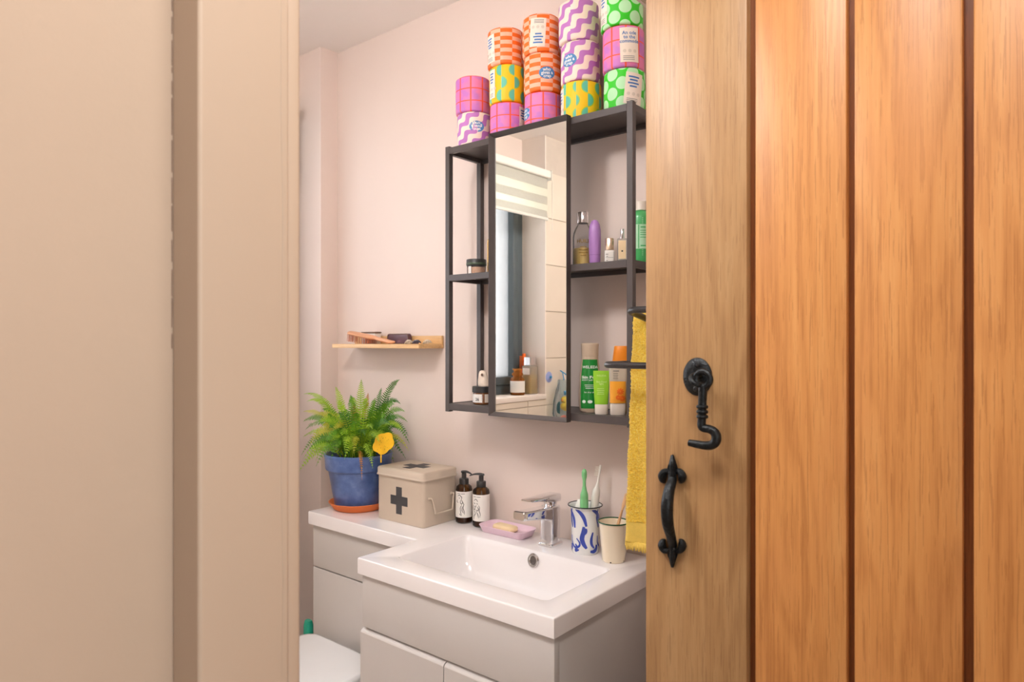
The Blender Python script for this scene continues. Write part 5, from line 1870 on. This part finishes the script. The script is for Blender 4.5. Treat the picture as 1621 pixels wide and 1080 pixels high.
obj('front_drop', slab_drop(0.9860, 1.4295, -1, 44, 220, 0.0012, 0.0085, 1), 'towel_yellow', twl, angle=80)
bnd = slab_drop(0.9405, 0.9860, -1, 30, 40, 0.0, 0.006, 2)
for v in bnd.verts:      # diagonal woven ribs
    v.co.y += 0.0010 * sin((v.co.x * 1.0 + v.co.z * 1.0) * 900)
bo_ = obj('border_band', bnd, 'towel_band', twl, angle=80)
rg = random.Random(8)
hem = bmesh.new()
for k in range(26):
    xx = 0.607 + 0.095 * k / 25 - TO.x
    tube([(xx, -0.0190, 0.9410 - TO.z), (xx + rg.uniform(-0.001, 0.001), -0.0195, 0.932 - TO.z), (xx + rg.uniform(-0.002, 0.002), -0.0190, 0.9205 + rg.uniform(0, 0.003) - TO.z)], [0.0028, 0.0026, 0.0016], 6, bm=hem)
obj('fringe', hem, 'towel_band', twl, angle=80)
obj('back_drop', slab_drop(1.02, 1.4295, 1, 24, 90, 0.0012, 0.0085, 3), 'towel_yellow', twl, angle=80)
fold = bmesh.new()
ringsF = []
for k in range(13):
    a = pi * k / 12
    ringsF.append([(x_ - TO.x, -0.0142 * cos(a) * rr_, 1.4295 + 0.0142 * sin(a) * rr_ * 1.15 - TO.z) for x_, rr_ in ((0.6237, 0.72), (0.6237, 1.28), (0.703, 1.28), (0.703, 0.72))])
obj('fold', loft(ringsF), 'towel_yellow', twl, angle=50)

# ------------------------------------------------------------------ things seen in the mirror
sx_ = -0.765
ab = thing('amber_bottle', 'small amber stoppered bottle with white label on the window sill in the mirror', 'bottle', (sx_, -1.440, 1.1201))
obj('bottle_body', lathe([(0, 0), (0.033, 0), (0.036, 0.004), (0.036, 0.074), (0.032, 0.084), (0.022, 0.091), (0.021, 0.098)], 36), 'amber_bright', ab)
obj('liquid', lathe([(0, 0.004), (0.033, 0.004), (0.033, 0.015), (0, 0.015)], 28), 'amber_solid', ab)
obj('label', lathe([(0.0364, 0.014), (0.0366, 0.015), (0.0366, 0.070), (0.0364, 0.071)], 36), 'label_white', ab)
obj('stopper', lathe([(0.021, 0.0975), (0.027, 0.098), (0.029, 0.104), (0.027, 0.110), (0.018, 0.113), (0.018, 0.122), (0.025, 0.126), (0.025, 0.132), (0, 0.133)], 32), 'amber_bright', ab)
cb_ = thing('toner_bottle', 'tall square clear toner bottle with silver cap on the window sill in the mirror', 'bottle', (sx_ + 0.005, -1.535, 1.1201))
obj('bottle_body', rprism(0.062, 0.062, 0.012, [(0, 0.002), (0.003, 0), (0.140, 0), (0.146, 0.006)]), 'frosted_clear', cb_)
obj('liquid', rprism(0.054, 0.054, 0.009, [(0.006, 0), (0.098, 0)]), 'gold_liquid', cb_)
obj('label', box(-0.022, 0.022, 0.0312, 0.0316, 0.10, 0.132), 'frosted_label', cb_)
obj('cap', rprism(0.050, 0.050, 0.010, [(0.147, 0.0), (0.186, 0.0), (0.188, 0.002)]), 'silver_metal', cb_)
oc_ = thing('wooden_comb', 'orange-brown wooden comb leaning on the window frame behind the sill bottles', 'comb', (-0.815, -1.535, 1.1201))
obj('comb_spine', box(-0.006, 0.006, -0.03, -0.012, 0.0, 0.205, 0.003), 'orange_flower', oc_)
tth = bmesh.new()
for k in range(22):
    add_box(tth, -0.003, 0.003, -0.012, 0.012, 0.02 + k * 0.008, 0.024 + k * 0.008)
obj('comb_teeth', tth, 'orange_flower', oc_)

tg_ = thing('bath_toy_net', 'hanging net of colourful bath toys on the tiled wall in the mirror', 'toy net', (XL + 0.004, -1.70, 1.02))
nb = loft([[(0.055 + 0.05 * cos(a) * w if cos(a) > -0.9 else 0.006, 0.12 * sin(a) * w, z) for a in [2 * pi * k / 20 for k in range(20)]] for z, w in ((-0.10, 0.35), (-0.07, 0.8), (0.0, 1.0), (0.06, 0.95), (0.12, 0.8), (0.17, 0.55))], cap1=False)
obj('net_bag', nb, 'toy_net', tg_, angle=60)
obj('net_cord', tube(smooth_pts([(0.05, 0.03, 0.17), (0.02, 0.0, 0.205), (0.006, 0.0, 0.215), (0.02, -0.02, 0.20), (0.05, -0.05, 0.165)], 5), 0.003, 8), 'toy_blue', tg_)
for lab, col, px, pz, shape in (('yellow toy duck in the bath toy net', 'toy_yellow', 0.020, 0.035, 'duck'), ('teal toy fish in the bath toy net', 'toy_teal', -0.062, 0.015, 'fish'), ('green toy cup low in the bath toy net', 'toy_green', -0.012, -0.066, 'cup'), ('coral toy ring in the bath toy net', 'toy_coral', 0.052, -0.040, 'ring'), ('blue toy boat at the top of the bath toy net', 'toy_blue', -0.012, 0.108, 'boat')):
    t = thing('bath_toy', lab, 'toy', (XL + 0.06, -1.70 + px, 1.02 + pz), group='bath toys in the net')
    if shape == 'duck':
        b = bmesh.new()
        bmesh.ops.create_uvsphere(b, u_segments=16, v_segments=10, radius=0.03, matrix=Matrix.Diagonal((0.9, 1.15, 0.85, 1)))
        bmesh.ops.create_uvsphere(b, u_segments=14, v_segments=8, radius=0.019, matrix=Matrix.Translation((0, 0.014, 0.032)))
        obj('duck_body', b, col, t)
        obj('beak', lathe([(0.007, 0), (0.006, 0.006), (0.002, 0.011), (0, 0.012)], 10, cx=0.0, cy=0.0), 'orange_cap', t, (0.0, 0.032, 0.028))
        obj('eye', lathe([(0, 0.0), (0.003, 0.0), (0.0, 0.003)], 8), 'ink_black', t, (0.017, 0.02, 0.036))
    elif shape == 'fish':
        obj('fish_body', loft([[(0.022 * w * cos(a), yy, 0.034 * w * sin(a)) for a in [2 * pi * k / 14 for k in range(14)]] for yy, w in ((-0.045, 0.12), (-0.03, 0.6), (-0.005, 1.0), (0.02, 0.8), (0.04, 0.25))]), col, t, angle=60)
        obj('fin', prism([(0, 0), (0.03, 0.028), (0.024, 0), (0.03, -0.028)], lambda a, b, d: (d - 0.003, 0.036 + a, b), 0.006), 'toy_blue', t)
    elif shape == 'cup':
        obj('cup_shell', lathe([(0, 0), (0.018, 0), (0.027, 0.045), (0.025, 0.045), (0.016, 0.003), (0, 0.003)], 20), col, t, (0, 0, -0.02))
        obj('cup_rim', tube([(0.027 * cos(a), 0.027 * sin(a), 0.025) for a in [2 * pi * k / 20 for k in range(20)]], 0.0025, 6, closed=True), col, t)
    elif shape == 'ring':
        obj('ring_body', tube([(0.008 * sin(a), 0.024 * cos(a), 0.024 * sin(a)) for a in [2 * pi * k / 24 for k in range(24)]], 0.009, 10, closed=True), col, t)
    else:
        obj('hull', loft([[(0.018 * w * cos(a), yy, 0.016 * sin(a) * (1 if sin(a) < 0 else 0.4)) for a in [2 * pi * k / 14 for k in range(14)]] for yy, w in ((-0.05, 0.15), (-0.03, 0.8), (0.0, 1.0), (0.03, 0.8), (0.05, 0.15))]), col, t, angle=60)
        obj('sail', prism([(0, 0.01), (0.035, 0.012), (0.004, 0.06)], lambda a, b, d: (d - 0.0015, a - 0.01, b), 0.003), 'toy_teal', t)
dk = thing('suction_disc', 'small lilac-blue suction disc on the tiled wall left of the toy net', 'disc', (XL + 0.0006, -1.612, 1.205))
dd = lathe([(0, 0.008), (0.010, 0.008), (0.014, 0.005), (0.027, 0.0015), (0.028, 0.0)], 24)
bmesh.ops.transform(dd, matrix=Matrix.Rotation(pi / 2, 4, 'Y'), verts=dd.verts)
obj('disc_cup', dd, 'disc_blue', dk)
dn = lathe([(0.006, 0.008), (0.006, 0.016), (0, 0.017)], 14)
bmesh.ops.transform(dn, matrix=Matrix.Rotation(pi / 2, 4, 'Y'), verts=dn.verts)
obj('disc_knob', dn, 'toy_blue', dk)
